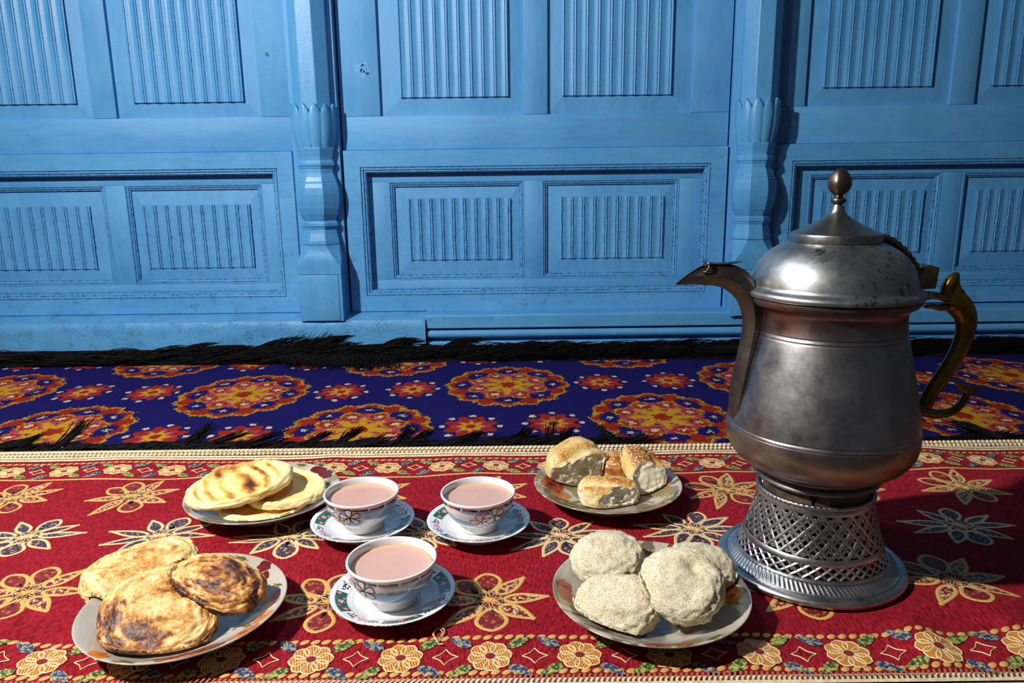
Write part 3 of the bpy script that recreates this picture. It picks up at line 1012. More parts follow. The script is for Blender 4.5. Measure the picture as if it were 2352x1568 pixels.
# borders
def border_unit(cx, cy, s=1.0, up=1, tilt=0.0):
    root = empty('border_flower', (cx, cy, HC(cx, cy)))
    root.parent = cloth
    O = root.location
    n = 8
    for k in range(n):
        a = k*2*PI/n+0.2+tilt
        pts = petal_outline(cx, cy, a, 0.0035*s, 0.0165*s, 0.0145*s, 0, 0, 9)
        mb = MB()
        fan(mb, (cx+0.012*s*math.cos(a), cy+0.012*s*math.sin(a)), pts, 0.0006)
        o = mb.build('petal', ORNG, root, off=O)
        mb = MB()
        strip(mb, pts, 0.0016*s, 0.0011, True)
        mb.build('petal_edge', CREAM, o, off=O)
    mb = MB()
    fan(mb, (cx, cy), [(cx+0.0046*s*math.cos(t*PI/6), cy+0.0038*s*math.sin(t*PI/6)) for t in range(12)], 0.0015)
    mb.build('flower_centre', REDC, root, off=O)
    for (dx, dy, a, mt) in ((-0.0175, 0.013, 2.55, NAVY), (0.0175, -0.013, -0.6, NAVY), (0.016, 0.013, 0.55, GREEN), (-0.016, -0.013, -2.6, GREEN)):
        pts = petal_outline(cx+dx*s, cy+dy*s*up, a*up+tilt, 0, 0.024*s, 0.0115*s, 1, 0.05, 12)
        mb = MB()
        c0 = (cx+dx*s+0.011*s*math.cos(a*up+tilt), cy+dy*s*up+0.011*s*math.sin(a*up+tilt))
        fan(mb, c0, pts, 0.0009)
        strip(mb, pts, 0.0010, 0.0010, True, 0.0005)
        mb.build('leaf', mt, root, off=O)
    # diamond between this flower and the next
    mb = MB()
    dx = cx+0.0401
    P = [(dx-0.0115, cy), (dx, cy+0.0105), (dx+0.0115, cy), (dx, cy-0.0105)]
    for i in range(4):
        p, q = P[i], P[(i+1) % 4]
        line = []
        for t in range(7):
            u = t/6
            x, y = p[0]+(q[0]-p[0])*u, p[1]+(q[1]-p[1])*u
            kx = 0.22*math.sin(PI*u)
            line.append((x+(dx-x)*kx, y+(cy-y)*kx))
        strip(mb, line, 0.0010, 0.0009)
    mb.build('diamond_stitch', CREAM, root, off=O)

for k in range(-10, 12):
    border_unit(-0.023+0.0803*k, 0.5865, 1.0, 1, FR.uniform(-0.08, 0.08)+(-0.25 if k == 5 else 0))
for k in range(-11, 14):
    border_unit(-0.106+0.0802*k, 1.033, 0.98, -1, FR.uniform(-0.08, 0.08))

def rope(y, wav, seg=0.0150, w_=0.0062, mat=GOLD, name='rope_stitch'):
    mb = MB()
    x = CX0
    while x < CX1:
        L = seg*0.78
        b0 = len(mb.v)
        c = mb.vert((x+L/2, y+wav(x), HC(x+L/2, y)+0.0015), (x, 0))
        n = 10
        for k in range(n):
            a = 2*PI*k/n
            px, py = x+L/2+L/2*math.cos(a)+0.0016*math.sin(a), y+wav(x)+w_/2*math.sin(a)
            mb.vert((px, py, HC(px, py)+0.0003), (x+L*math.cos(a)*0.7, math.sin(a)))
        for k in range(n):
            mb.f.append((c, b0+1+k, b0+1+(k+1) % n))
        x += seg
    o = mb.build(name, mat, cloth)
    o['kind'] = 'stuff'
def line_rope(y, wav, w_, mat, name):
    mb = MB()
    strip(mb, [(CX0+(CX1-CX0)*i/500, y+wav(CX0+(CX1-CX0)*i/500)) for i in range(501)], w_, 0.0009, False, 0.0004)
    o = mb.build(name, mat, cloth)
    o['kind'] = 'stuff'
rope(0.6125, lambda x: 0.002*math.sin(7*x+1), 0.0100, 0.0074)
rope(1.0655, lambda x: 0.001*math.sin(9*x), 0.0102, 0.0062)
line_rope(1.002, lambda x: 0.003*math.sin(16*x+1.3), 0.0042, GOLD, 'wavy_stitch')
rope(0.5655, lambda x: 0.0, 0.0098, 0.0070, GOLD)

# cream braid along both long edges
m, nt, b = mk('cream_braid', 0.8)
setc(nt, b, mixc(nt, ramp(nt, ns(nt, 200, 3, 0.6, coords(nt)), [(0.35, 0), (0.7, 1)]), '#cdb48c', '#efe2c2'))
bump(nt, b, ns(nt, 900, 2, 0.6, coords(nt)), 0.7, 0.0006)
BRAID = m
def band(y0, y1, z0, name):
    mb = MB()
    N = 300
    rows = []
    for t in (0, 0.2, 0.5, 0.8, 1):
        y = y0+(y1-y0)*t
        rows.append([(CX0+(CX1-CX0)*i/N, y, (HC(CX0+(CX1-CX0)*i/N, y) if z0 is None else z0)+0.0008+0.0014*math.sin(PI*t)) for i in range(N+1)])
    mb.rings(rows, closed=False)
    return mb.build(name, BRAID, cloth)
band(1.0760, 1.0850, None, 'braid_band')
band(1.0865, 1.0920, None, 'braid_band')
band(0.5500, 0.5610, 0.0175, 'braid_band')
band(0.5390, 0.5502, 0.0155, 'braid_band')
def stitches(y, seg, name, mat, w_=0.0035):
    mb = MB()
    x = CX0
    while x < CX1:
        b0 = len(mb.v)
        for (dx, dy, dz) in ((0, -w_/2, 0), (seg*0.45, -w_/2, 0.0006), (seg*0.9, w_/2, 0), (seg*0.45, w_/2, 0.0006)):
            mb.vert((x+dx, y+dy, HC(x+dx, y+dy)+0.0022+dz), (dx, dy))
        mb.f.append((b0, b0+1, b0+2, b0+3))
        x += seg
    o = mb.build(name, mat, cloth)
    o['kind'] = 'stuff'
ROSE = simple('rust_stitch', '#b4714f', 0.8, 0, '#8a4a34', 300)
stitches(1.0805, 0.0046, 'rust_stitching', ROSE)
stitches(0.5555, 0.0046, 'rust_stitching', ROSE, 0.006)
def beads(y, r, pitch, name, zz=None, ph=0):
    mb = MB()
    x = CX0+ph
    while x < CX1:
        z = (HC(x, y) if zz is None else zz)+0.0006
        rs = []
        for i in range(5):
            e = -PI/2+PI*i/4
            rs.append([(x+r*1.05*math.cos(e)*math.cos(k*PI/3)+0.35*r*math.sin(k*PI/3)*math.cos(e), y+r*1.15*math.cos(e)*math.sin(k*PI/3), z+r*0.75+r*0.75*math.sin(e)) for k in range(6)])
        mb.rings(rs)
        x += pitch
    o = mb.build(name, BRAID, cloth)
    o['kind'] = 'stuff'
beads(1.1060, 0.0042, 0.0068, 'braid_knots', 0.0195)
beads(1.0950, 0.0034, 0.0068, 'braid_knots', 0.0195, 0.003)
beads(0.5350, 0.0028, 0.0070, 'braid_knots', 0.0130)

# loose cream thread lying on the cloth
mb = MB()
lp = spline([(-0.0705, .6045), (-0.0745, .612), (-0.078, .6225), (-0.073, .6285), (-0.067, .624), (-0.0685, .615), (-0.0715, .606), (-0.066, .602)], 40)
mb.tube([(p[0], p[1], HC(p[0], p[1])+0.0016+0.0012*math.sin(i*0.35)) for i, p in enumerate(lp)], 0.0008, 6)
lp = spline([(-0.0715, .6055), (-0.0765, .617), (-0.0745, .6265), (-0.069, .622), (-0.0705, .6125)], 30)
mb.tube([(p[0], p[1], HC(p[0], p[1])+0.0022) for p in lp], 0.0006, 6)
tag(mb.build('thread_loop', simple('loose_thread', '#d8b295', 0.8, 0, '#b98a72', 300)), 'loose curled cream thread lying on the cloth in front of nearest saucer', 'thread')

# ------------------------------------------------------------------ crockery
def prof_len(prof):
    L = [0.0]
    for i in range(1, len(prof)):
        L.append(L[-1]+math.hypot(prof[i][0]-prof[i-1][0], prof[i][1]-prof[i-1][1]))
    return L

class Surf:
    """point on a lathe surface by (angle, radius) on a rising upper surface, or by (angle, height) on a wall"""
    def __init__(self, prof, by):
        self.p = prof
        self.by = by
    def at(self, a, s, off=0.00015):
        k = 0 if self.by == 'r' else 1
        p = self.p
        i = 0
        while i < len(p)-2 and s > p[i+1][k]:
            i += 1
        d = (p[i+1][k]-p[i][k]) or 1e-9
        t = (s-p[i][k])/d
        r, z = p[i][0]+(p[i+1][0]-p[i][0])*t, p[i][1]+(p[i+1][1]-p[i][1])*t
        tr, tz = p[i+1][0]-p[i][0], p[i+1][1]-p[i][1]
        l = math.hypot(tr, tz) or 1
        nr, nz = (-tz/l, tr/l) if self.by == 'r' else (tz/l, -tr/l)
        r += nr*off
        z += nz*off
        return (r*math.cos(a), r*math.sin(a), z)

def dfan(mb, S, ctr, pts, off, mp):
    b0 = len(mb.v)
    mb.vert(S.at(*mp(ctr), off))
    n = len(pts)
    T = (0.34, 0.67, 1.0)
    for t in T:
        for p in pts:
            mb.vert(S.at(*mp((ctr[0]+(p[0]-ctr[0])*t, ctr[1]+(p[1]-ctr[1])*t)), off))
    for i in range(n):
        j = (i+1) % n
        mb.f.append((b0, b0+1+i, b0+1+j))
        for q in range(len(T)-1):
            o1, o2 = b0+1+q*n, b0+1+(q+1)*n
            mb.f.append((o1+i, o2+i, o2+j, o1+j))

def dline(mb, S, pts, wd, off, mp, closed=False):
    n = len(pts)
    b0 = len(mb.v)
    for i in range(n):
        a, c = (pts[i-1], pts[(i+1) % n]) if closed else (pts[max(0, i-1)], pts[min(n-1, i+1)])
        tx, ty = c[0]-a[0], c[1]-a[1]
        l = math.hypot(tx, ty) or 1
        for s in (-1, 1):
            mb.vert(S.at(*mp((pts[i][0]-ty/l*wd/2*s, pts[i][1]+tx/l*wd/2*s)), off))
    for i in range(n if closed else n-1):
        j = (i+1) % n
        mb.f.append((b0+2*i, b0+2*j, b0+2*j+1, b0+2*i+1))

def ceramic(name, c, rough=0.08):
    m, nt, b = mk(name, rough, 0, lin(c))
    b.inputs['Coat Weight'].default_value = 0.3
    b.inputs['Coat Roughness'].default_value = 0.05
    return m, nt, b
def flat(name, c, rough=0.15, var=None, vs_=200):
    return simple(name, c, rough, 0, var, vs_)
BLK = flat('black_glaze_print', '#141316')
REDP = flat('red_glaze_print', '#a03a3e', 0.15, '#8f2f36')
CRM = flat('cream_glaze_print', '#dcd3c9')
PNK = flat('pink_glaze_print', '#e8a3ad', 0.15, '#d98a98', 300)
LGRN = flat('light_green_line', '#7fa06a')
GLT = simple('worn_gilt_rim', '#a58a62', 0.25, 0.85, '#6a5a48', 200)

# cup outside / inside profiles (local, z from the foot)
CUP_O = [(0.0225, 0.0), (0.0238, 0.0008), (0.0240, 0.004), (0.0236, 0.0078), (0.0262, 0.0100), (0.0300, 0.0128), (0.0340, 0.0168), (0.0374, 0.0220), (0.0402, 0.0282), (0.0421, 0.0345), (0.0431, 0.0400), (0.0436, 0.0418), (0.0446, 0.0428), (0.0449, 0.0440), (0.0447, 0.0452)]
CUP_I = [(0.0440, 0.0459), (0.0428, 0.0458), (0.0419, 0.0446), (0.0408, 0.0395), (0.0395, 0.0340), (0.0372, 0.0275), (0.0335, 0.0205), (0.0280, 0.0145), (0.0200, 0.0110), (0.0001, 0.0098)]
def cup_mat():
    m, nt, b = ceramic('cup_glaze', '#e3e1e4')
    uv = nd(nt, 'UVMap', {'uv_map': 'UVMap'}).outputs[0]
    s = nd(nt, 'SeparateXYZ', i0=uv)
    u, v = s.outputs[0], s.outputs[1]
    # brushed grey-blue wash below the checked band (v = height in cm, u = angle in turns)
    tc = nd(nt, 'CombineXYZ', i0=mth(nt, 'MULTIPLY_ADD', u, 7.0, mth(nt, 'MULTIPLY', v, 0.55)), i1=mth(nt, 'MULTIPLY', v, 1.05), i2=3.3).outputs[0]
    nz = nd(nt, 'TexNoise', Scale=1.0, Detail=1.5, Roughness=0.4, Vector=tc).outputs[0]
    wash = ramp(nt, nz, [(0.44, 0), (0.475, 1)])
    zone = mth(nt, 'MULTIPLY', mth(nt, 'GREATER_THAN', v, 1.55), mth(nt, 'LESS_THAN', v, 3.90))
    c = mixc(nt, mth(nt, 'MULTIPLY', wash, zone), '#e6dedb', '#7f9dbf')
    fr = mth(nt, 'FRACT', mth(nt, 'MULTIPLY', u, 13.0))
    band_ = mixc(nt, mth(nt, 'LESS_THAN', fr, 0.88), '#e6dedb', '#17151b')
    band_ = mixc(nt, mth(nt, 'LESS_THAN', fr, 0.50), band_, '#a33a40')
    zb = mth(nt, 'MULTIPLY', mth(nt, 'GREATER_THAN', v, 3.84), mth(nt, 'LESS_THAN', v, 4.16))
    c = mixc(nt, zb, c, band_)
    inside = mth(nt, 'GREATER_THAN', v, 9.0)
    c = mixc(nt, inside, c, '#e7e6ea')
    setc(nt, b, c)
    return m
CUPM = cup_mat()
CUPB, _, _ = ceramic('cup_foot_glaze', '#e8e6e6')
def tea_mat(name, froth):
    m, nt, b = mk(name, 0.10 if not froth else 0.22)
    ob = coords(nt)
    r = nd(nt, 'VectorMath', {'operation': 'LENGTH'}, i0=nd(nt, 'VectorMath', {'operation': 'MULTIPLY'}, i0=ob, i1=(1, 1, 0)).outputs[0]).outputs[1]
    c = mixc(nt, ramp(nt, ns(nt, 900 if froth else 300, 2, 0.6, ob), [(0.35, 0), (0.7, 1)]), '#c79e92', '#d3ada1' if froth else '#cca497')
    c = mixc(nt, ramp(nt, mth(nt, 'MULTIPLY', r, 25.0), [(0.90, 0), (0.965, 1)]), c, '#d9b183')
    setc(nt, b, c)
    b.inputs['Subsurface Weight'].default_value = 0.0
    if froth:
        bump(nt, b, ns(nt, 1400, 2, 0.6, ob), 0.5, 0.0004)
    return m

def make_cup(loc, rot, fl_ang, label, tlabel, froth, chip=None):
    root = empty('tea_bowl', loc)
    tag(root, label, 'bowl', 'handleless bowls of pink tea')
    mb = MB()
    mb.lathe(CUP_O[3:]+CUP_I, 96)
    n = 96
    prof = CUP_O[3:]+CUP_I
    for i in range(len(prof)):
        for k in range(n):
            mb.uv[i*n+k] = (k/n, prof[i][1]*100 + (10 if i >= len(CUP_O)-3 else 0))
    # own seam column for clean uv
    bd = mb
    bd.f = [f for f in bd.f]
    sm = {}
    nf = []
    for f in bd.f:
        ks = [i % n for i in f]
        if max(ks)-min(ks) > 1:
            g = []
            for i in f:
                if i % n == 0:
                    if i not in sm:
                        sm[i] = bd.vert(bd.v[i], (1.0, bd.uv[i][1]))
                    g.append(sm[i])
                else:
                    g.append(i)
            nf.append(tuple(g))
        else:
            nf.append(f)
    bd.f = nf
    body = bd.build('bowl', CUPM, root)
    body.rotation_euler.z = rot
    MB().lathe(CUP_O[:4]+[(0.0215, 0.0078), (0.021, 0.0)], 64).build('foot', CUPB, root, angle=40)
    S = Surf(CUP_O, 'z')
    for (da, zc, mt, sc, tw) in ((0.0, 0.0300, BLK, 1.0, 0.1), (-0.385, 0.0240, REDP, 1.0, 0.35)):
        a0 = fl_ang+da
        def mp(p, a0=a0, zc=zc):
            z = zc+p[1]
            rr = 0.0415 if z > 0.03 else 0.038
            return (a0+p[0]/rr, z)
        fillm, linem = MB(), MB()
        for k in range(5):
            a = tw+k*2*PI/5+PI/2
            L, W0, W1 = 0.0128*sc, 0.0022*sc, 0.0082*sc
            out = [(0.0016, -W0/2), (L*0.75, -W1/2), (L*0.93, -W1*0.42), (L, -W1*0.2), (L, W1*0.2), (L*0.93, W1*0.42), (L*0.75, W1/2), (0.0016, W0/2)]
            pts = [(x*math.cos(a)-y*math.sin(a), 0.85*(x*math.sin(a)+y*math.cos(a))) for x, y in out]
            pts = [tuple(p) for p in spline(pts+[pts[0]], 26)][:-1]
            c = (L*0.6*math.cos(a), L*0.6*0.85*math.sin(a))
            dfan(fillm, S, c, pts, 0.00012 if mt is REDP else 0.00022, mp)
            dline(linem, S, pts, 0.0010, 0.00030 if mt is BLK else 0.0002, mp, True)
        fp = [(0.0011*math.cos(t*PI/5), 0.0011*math.sin(t*PI/5)) for t in range(10)]
        dfan(linem, S, (0, 0), fp, 0.00034, mp)
        o = fillm.build('painted_flower', CRM, body)
        o.rotation_euler.z = -rot
        o['kind'] = 'stuff'
        linem.build('painted_outline', mt, o)['kind'] = 'stuff'
    # tea inside
    zt = 0.0375
    lv = [(0.0001, 0.0104), (0.0198, 0.0116), (0.0276, 0.0150), (0.033, 0.0209), (0.0367, 0.0279), (0.0389, 0.0342), (0.0398, zt+0.0008), (0.0393, zt+0.0002), (0.0385, zt), (0.02, zt), (0.0001, zt)]
    tea = MB().lathe(lv, 64).build('milk_tea', tea_mat('pink_tea_froth' if froth else 'pink_tea', froth))
    tea.location = loc
    tag(tea, tlabel, 'tea', 'pink milk tea')
    return root

SAU_T = [(0.0001, 0.0058), (0.0250, 0.0058), (0.0310, 0.0066), (0.0400, 0.0092), (0.0480, 0.0122), (0.0560, 0.0152), (0.0605, 0.0167), (0.0622, 0.0170)]
SAU_B = [(0.0625, 0.0162), (0.0600, 0.0146), (0.0500, 0.0098), (0.0400, 0.0052), (0.0375, 0.0028), (0.0372, 0.0004), (0.0350, 0.0), (0.0335, 0.0010), (0.0320, 0.0030), (0.0001, 0.0034)]
def saucer_mat():
    m, nt, b = ceramic('saucer_glaze', '#dfe4ea', 0.07)
    ob = coords(nt)
    s = nd(nt, 'SeparateXYZ', i0=ob)
    x, y = s.outputs[0], s.outputs[1]
    r = mth(nt, 'MULTIPLY', mth(nt, 'SQRT', mth(nt, 'ADD', mth(nt, 'MULTIPLY', x, x), mth(nt, 'MULTIPLY', y, y))), 1000.0)
    a = mth(nt, 'ARCTAN2', y, x)
    def bt(lo, hi): return mth(nt, 'MULTIPLY', mth(nt, 'GREATER_THAN', r, lo), mth(nt, 'LESS_THAN', r, hi))
    c = mixc(nt, 0.0, '#e6ebf0', '#ffffff')
    fr = mth(nt, 'FRACT', mth(nt, 'MULTIPLY_ADD', a, 4/(2*PI), 10.0))
    sect = mth(nt, 'LESS_THAN', fr, 0.46)
    c = mixc(nt, mth(nt, 'MULTIPLY', sect, bt(46.0, 57.0)), c, '#2b5a3d')
    for lo, hi, cc in ((45.2, 45.6, '#b58f7e'), (43.8, 44.1, '#b58f7e'), (57.6, 58.0, '#aaa6a8')):
        c = mixc(nt, bt(lo, hi), c, cc)
    # fine saw-tooth line
    tri = mth(nt, 'PINGPONG', mth(nt, 'MULTIPLY', a, 72/(2*PI)), 0.5)
    zz = mth(nt, 'ADD', 39.0, mth(nt, 'MULTIPLY', tri, 5.4))
    ln = mth(nt, 'LESS_THAN', mth(nt, 'ABSOLUTE', mth(nt, 'SUBTRACT', r, zz)), 0.34)
    c = mixc(nt, mth(nt, 'MULTIPLY', ln, 0.55), c, '#a08a7a')
    up_ = nd(nt, 'NewGeometry').outputs['Normal']
    gr = mth(nt, 'GREATER_THAN', r, 61.9)
    wear = ramp(nt, ns(nt, 700, 3, 0.6, ob), [(0.30, 0.2), (0.5, 1)])
    c = mixc(nt, mth(nt, 'MULTIPLY', gr, wear), c, '#4c423c')
    setc(nt, b, c)
    return m
SAUM = saucer_mat()
def make_saucer(loc, rot, label):
    root = empty('saucer', loc)
    root.rotation_euler.z = rot
    tag(root, label, 'saucer', 'saucers with green panels under the bowls')
    MB().lathe(SAU_B[::-1]+SAU_T[::-1], 120).build('dish', SAUM, root)
    S = Surf(SAU_T, 'r')
    pink, black, green = MB(), MB(), MB()
    def polar(p, a0, r0_):
        return (a0+p[0]/r0_, r0_+p[1])
    q = random.Random(5)
    for sct in range(4):
        a0 = sct*PI/2
        # green panel centre is at 0.23 of the quarter
        ac = a0+0.23*PI/2
        for (da, dr, s) in ((-0.02, 0.0, 1.0), (-0.30, 0.0025, 0.62), (0.27, -0.001, 0.72), (0.11, 0.0030, 0.4), (-0.14, -0.0032, 0.4)):
            mp = lambda p, aa=ac+da, rr=0.0512+dr: polar(p, aa, rr)
            n = 25
            pts = [(0.0040*s*(0.78+0.30*math.cos(5*t*2*PI/n))*math.cos(t*2*PI/n), 0.0040*s*(0.78+0.30*math.cos(5*t*2*PI/n))*math.sin(t*2*PI/n)) for t in range(n)]
            dfan(pink, S, (0, 0), pts, 0.00016, mp)
        for (da, d2) in ((-0.2, 0.12), (0.05, 0.22)):
            dline(green, S, [(ac+da+0.2*i/8, 0.0475+0.008*math.sin(i/8*2+d2*6)) for i in range(9)], 0.0005, 0.00022, lambda p: (p[0], p[1]))
        # white panel: black leaf sprigs round a pink tulip
        aw = a0+0.73*PI/2
        mp = lambda p, aa=aw: polar(p, aa, 0.0515)
        for (dx, tilt_) in ((-0.0034, 0.5), (0.0, 0.0), (0.0034, -0.5)):
            pts = [(dx+0.0026*math.cos(t*2*PI/14)*math.cos(tilt_)-0.0044*math.sin(t*2*PI/14)*math.sin(tilt_)*-1, 0.0044*math.sin(t*2*PI/14)*math.cos(tilt_)+0.0026*math.cos(t*2*PI/14)*math.sin(tilt_)) for t in range(14)]
            dfan(pink, S, (dx, 0), pts, 0.00016+0.00006*abs(dx)/0.0034, mp)
        for sd in (-1, 1):
            for (dx, dy, an, L) in ((0.0095, 0.002, 0.9, 0.0034), (0.0098, -0.0028, -0.8, 0.0032), (0.013, 0.0015, 0.5, 0.0036), (0.0138, -0.0026, -0.4, 0.003), (0.0172, 0.001, 0.9, 0.0028), (0.0072, 0.0042, 1.3, 0.0024)):
                pts = []
                for t in range(12):
                    g = t*2*PI/12
                    ex, ey = L*0.62*math.cos(g), L*0.30*math.sin(g)*(1-0.35*math.cos(g))
                    pts.append((sd*(dx+ex*math.cos(an)-ey*math.sin(an)), dy+ex*math.sin(an)+ey*math.cos(an)))
                dfan(black, S, (sd*dx, dy), pts, 0.00016, mp)
            dline(black, S, [(sd*(0.006+0.012*i/8), 0.0012*math.sin(i*0.7)) for i in range(9)], 0.0004, 0.0002, mp)
    for mb_, nm_, mt_ in ((pink, 'pink_flowers', PNK), (black, 'black_sprigs', BLK), (green, 'vine_lines', LGRN)):
        mb_.build(nm_, mt_, root)['kind'] = 'stuff'
    return root

SX = [(-0.1835, 0.8315, 'saucer'), (-0.0430, 0.8275, ''), (-0.1220, 0.6705, '')]
ZS = ZC+0.0019
make_saucer((SX[0][0], SX[0][1], ZS), 2.60, 'green panelled saucer under the bowl beside the flatbread plate')
make_saucer((SX[1][0], SX[1][1], ZS), 2.26, 'green panelled saucer under the bowl nearest the sesame buns')
make_saucer((SX[2][0], SX[2][1], ZS), 3.10, 'green panelled saucer under the front bowl beside the loose thread')
ZB = ZS+0.0061
make_cup((SX[0][0], SX[0][1], ZB), 0.3, math.radians(-99), 'white tea bowl with flowers on its left side beside the flatbread plate', 'smooth pink milk tea in the bowl beside the flatbread plate', False)
make_cup((SX[1][0], SX[1][1], ZB), 1.9, math.radians(-60), 'white tea bowl with red and black flowers facing front near sesame buns', 'smooth pink milk tea in the bowl near the sesame buns', False)
make_cup((SX[2][0], SX[2][1], ZB), 1.2, math.radians(-122), 'white tea bowl nearest the viewer with flower at its left edge', 'frothy speckled pink milk tea in the nearest bowl', True)

# ------------------------------------------------------------------ melamine plates
PL_T = [(0.0001, 0.0040), (0.0430, 0.0040), (0.0540, 0.0050), (0.0650, 0.0082), (0.0760, 0.0132), (0.0860, 0.0188), (0.0935, 0.0226), (0.0980, 0.0246), (0.0996, 0.0250)]
PL_B = [(0.1002, 0.0242), (0.0994, 0.0232), (0.0930, 0.0206), (0.0840, 0.0154), (0.0740, 0.0096), (0.0640, 0.0048), (0.0600, 0.0036), (0.0590, 0.0004), (0.0560, 0.0), (0.0540, 0.0018), (0.0001, 0.0020)]
def plate_mat(name, wseed, tint):
    m, nt, b = mk(name, 0.14)
    ob = coords(nt)
    tr = nd(nt, 'VectorMath', {'operation': 'ADD'}, i0=ob, i1=(wseed, wseed*2.3, 0)).outputs[0]
    n1 = ns(nt, 9, 2, 0.5, tr)
    c = mixc(nt, ramp(nt, n1, [(0.42, 0), (0.62, 1)]), '#bdb5a8', '#aaa092')
    # marbled brown-olive print on one side
    n2 = nd(nt, 'TexNoise', Scale=16.0, Detail=2.0, Distortion=1.6, Vector=tr).outputs[0]
    n3 = ns(nt, 10, 1, 0.5, tr)
    msk = mth(nt, 'MULTIPLY', ramp(nt, n2, [(0.52, 0), (0.56, 1)]), ramp(nt, n3, [(0.50-tint, 0), (0.56-tint, 1)]))
    c = mixc(nt, mth(nt, 'MULTIPLY', msk, 0.85), c, '#80703a')
    msk2 = mth(nt, 'MULTIPLY', ramp(nt, n2, [(0.40, 1), (0.44, 0)]), ramp(nt, n3, [(0.52-tint, 0), (0.58-tint, 1)]))
    c = mixc(nt, mth(nt, 'MULTIPLY', msk2, 0.8), c, '#4e3a26')
    setc(nt, b, c)
    b.inputs['Coat Weight'].default_value = 0.4
    b.inputs['Coat Roughness'].default_value = 0.08
    return m
ORP = flat('orange_petal_print', '#d2842c', 0.15, '#b9571f', 120)
RDP = flat('red_petal_print', '#a6492c', 0.15, '#7f2c20', 120)
WINE = flat('wine_petal_print', '#6f1f22', 0.15, '#53201f', 120)
OLV = flat('olive_leaf_print', '#7d7a2e', 0.15, '#5e5a26', 160)
BRN = flat('dark_stem_print', '#3a2c1c', 0.2)
def make_plate(loc, rot, label, seed, tint, flowers, leaves):
    root = empty('serving_plate', loc)
    root.scale = (rot, rot, rot)
    tag(root, label, 'plate', 'printed melamine plates of bread')
    MB().lathe(PL_B[::-1]+PL_T[::-1], 128).build('dish', plate_mat('plate_print_%d' % seed, seed*1.7, tint), root)
    S = Surf(PL_T, 'r')
    q = random.Random(seed)
    for (deg, r, s, mt, sp) in flowers:
        a0 = math.radians(deg)
        mb = MB()
        mp = lambda p, aa=a0, rr=r: (aa+p[0]/rr, min(0.0993, rr+p[1]))
        nl = q.choice((4, 5))
        ph = q.uniform(0, 6)
        pts = [(s*(0.90+0.10*math.cos(nl*t*2*PI/40+ph)+0.05*math.sin(9*t*2*PI/40))*math.cos(t*2*PI/40), s*0.75*(0.90+0.10*math.cos(nl*t*2*PI/40+ph)+0.05*math.sin(7*t*2*PI/40))*math.sin(t*2*PI/40)) for t in range(40)]
        dfan(mb, S, (0, 0), pts, 0.00016+0.00003*sp, mp)
        o = mb.build('flower_print', mt, root)
        if sp:
            m2 = MB()
            pts = [(s*0.22*math.cos(t*2*PI/12), s*0.3*math.sin(t*2*PI/12)) for t in range(12)]
            dfan(m2, S, (0, 0), pts, 0.00026, mp)
            m2.build('flower_eye', RDP if mt is ORP else WINE, o)
    for (deg, r, L, ang) in leaves:
        a0 = math.radians(deg)
        mp = lambda p, aa=a0, rr=r: (aa+p[0]/rr, min(0.0993, max(0.01, rr+p[1])))
        mb = MB()
        o = petal_outline(0, 0, ang, 0, L, L*0.36, 1, q.uniform(-0.2, 0.2), 10)
        dfan(mb, S, (L*0.5*math.cos(ang), L*0.5*math.sin(ang)), o, 0.0002, mp)
        lf = mb.build('leaf_print', OLV, root)
        m2 = MB()
        dline(m2, S, [(L*(0.1+1.2*i/8-0.3)*math.cos(ang), L*(0.1+1.2*i/8-0.3)*math.sin(ang)) for i in range(9)], 0.0006, 0.00026, mp)
        m2.build('stem_print', BRN, lf)
    return root
ZP = ZC+0.0019
P_FL, P_BL, P_BR, P_FR = (-0.3180, 0.6425, ZP), (-0.3262, 0.9010, ZP), (0.1240, 0.9165, ZP), (0.1325, 0.6570, ZP)
PLFL = make_plate(P_FL, 0.945, 'printed oval looking plate holding three browned flaky breads', 3, -0.12,
           [(8, 0.084, 0.016, ORP, 1), (-14, 0.088, 0.013, ORP, 1), (-33, 0.090, 0.018, ORP, 1), (-58, 0.084, 0.024, RDP, 1), (-75, 0.088, 0.016, RDP, 0), (44, 0.085, 0.008, WINE, 0), (52, 0.093, 0.010, WINE, 0), (-118, 0.094, 0.012, ORP, 0), (150, 0.088, 0.016, ORP, 0)],
           [(0, 0.076, 0.02, -0.8), (-22, 0.082, 0.022, -1.2), (-46, 0.090, 0.018, 2.8), (-95, 0.094, 0.018, 3.0), (-102, 0.092, 0.018, 0.3), (70, 0.093, 0.016, 0.2), (98, 0.092, 0.016, 0.2), (20, 0.094, 0.014, -0.5)])
PLBL = make_plate(P_BL, 0.972, 'printed plate under the stack of golden flatbreads', 5, -0.02,
           [(185, 0.090, 0.012, WINE, 0), (198, 0.088, 0.010, WINE, 0), (-58, 0.094, 0.012, RDP, 0), (-40, 0.094, 0.016, RDP, 0), (-75, 0.095, 0.012, RDP, 1), (52, 0.088, 0.018, WINE, 0), (40, 0.092, 0.012, WINE, 0)],
           [(-88, 0.094, 0.016, 0.2), (-96, 0.094, 0.016, 2.9), (-118, 0.096, 0.014, 0.2), (10, 0.084, 0.03, -0.6), (20, 0.088, 0.03, -0.4), (0, 0.088, 0.026, -1.0), (70, 0.095, 0.015, 0.1)])
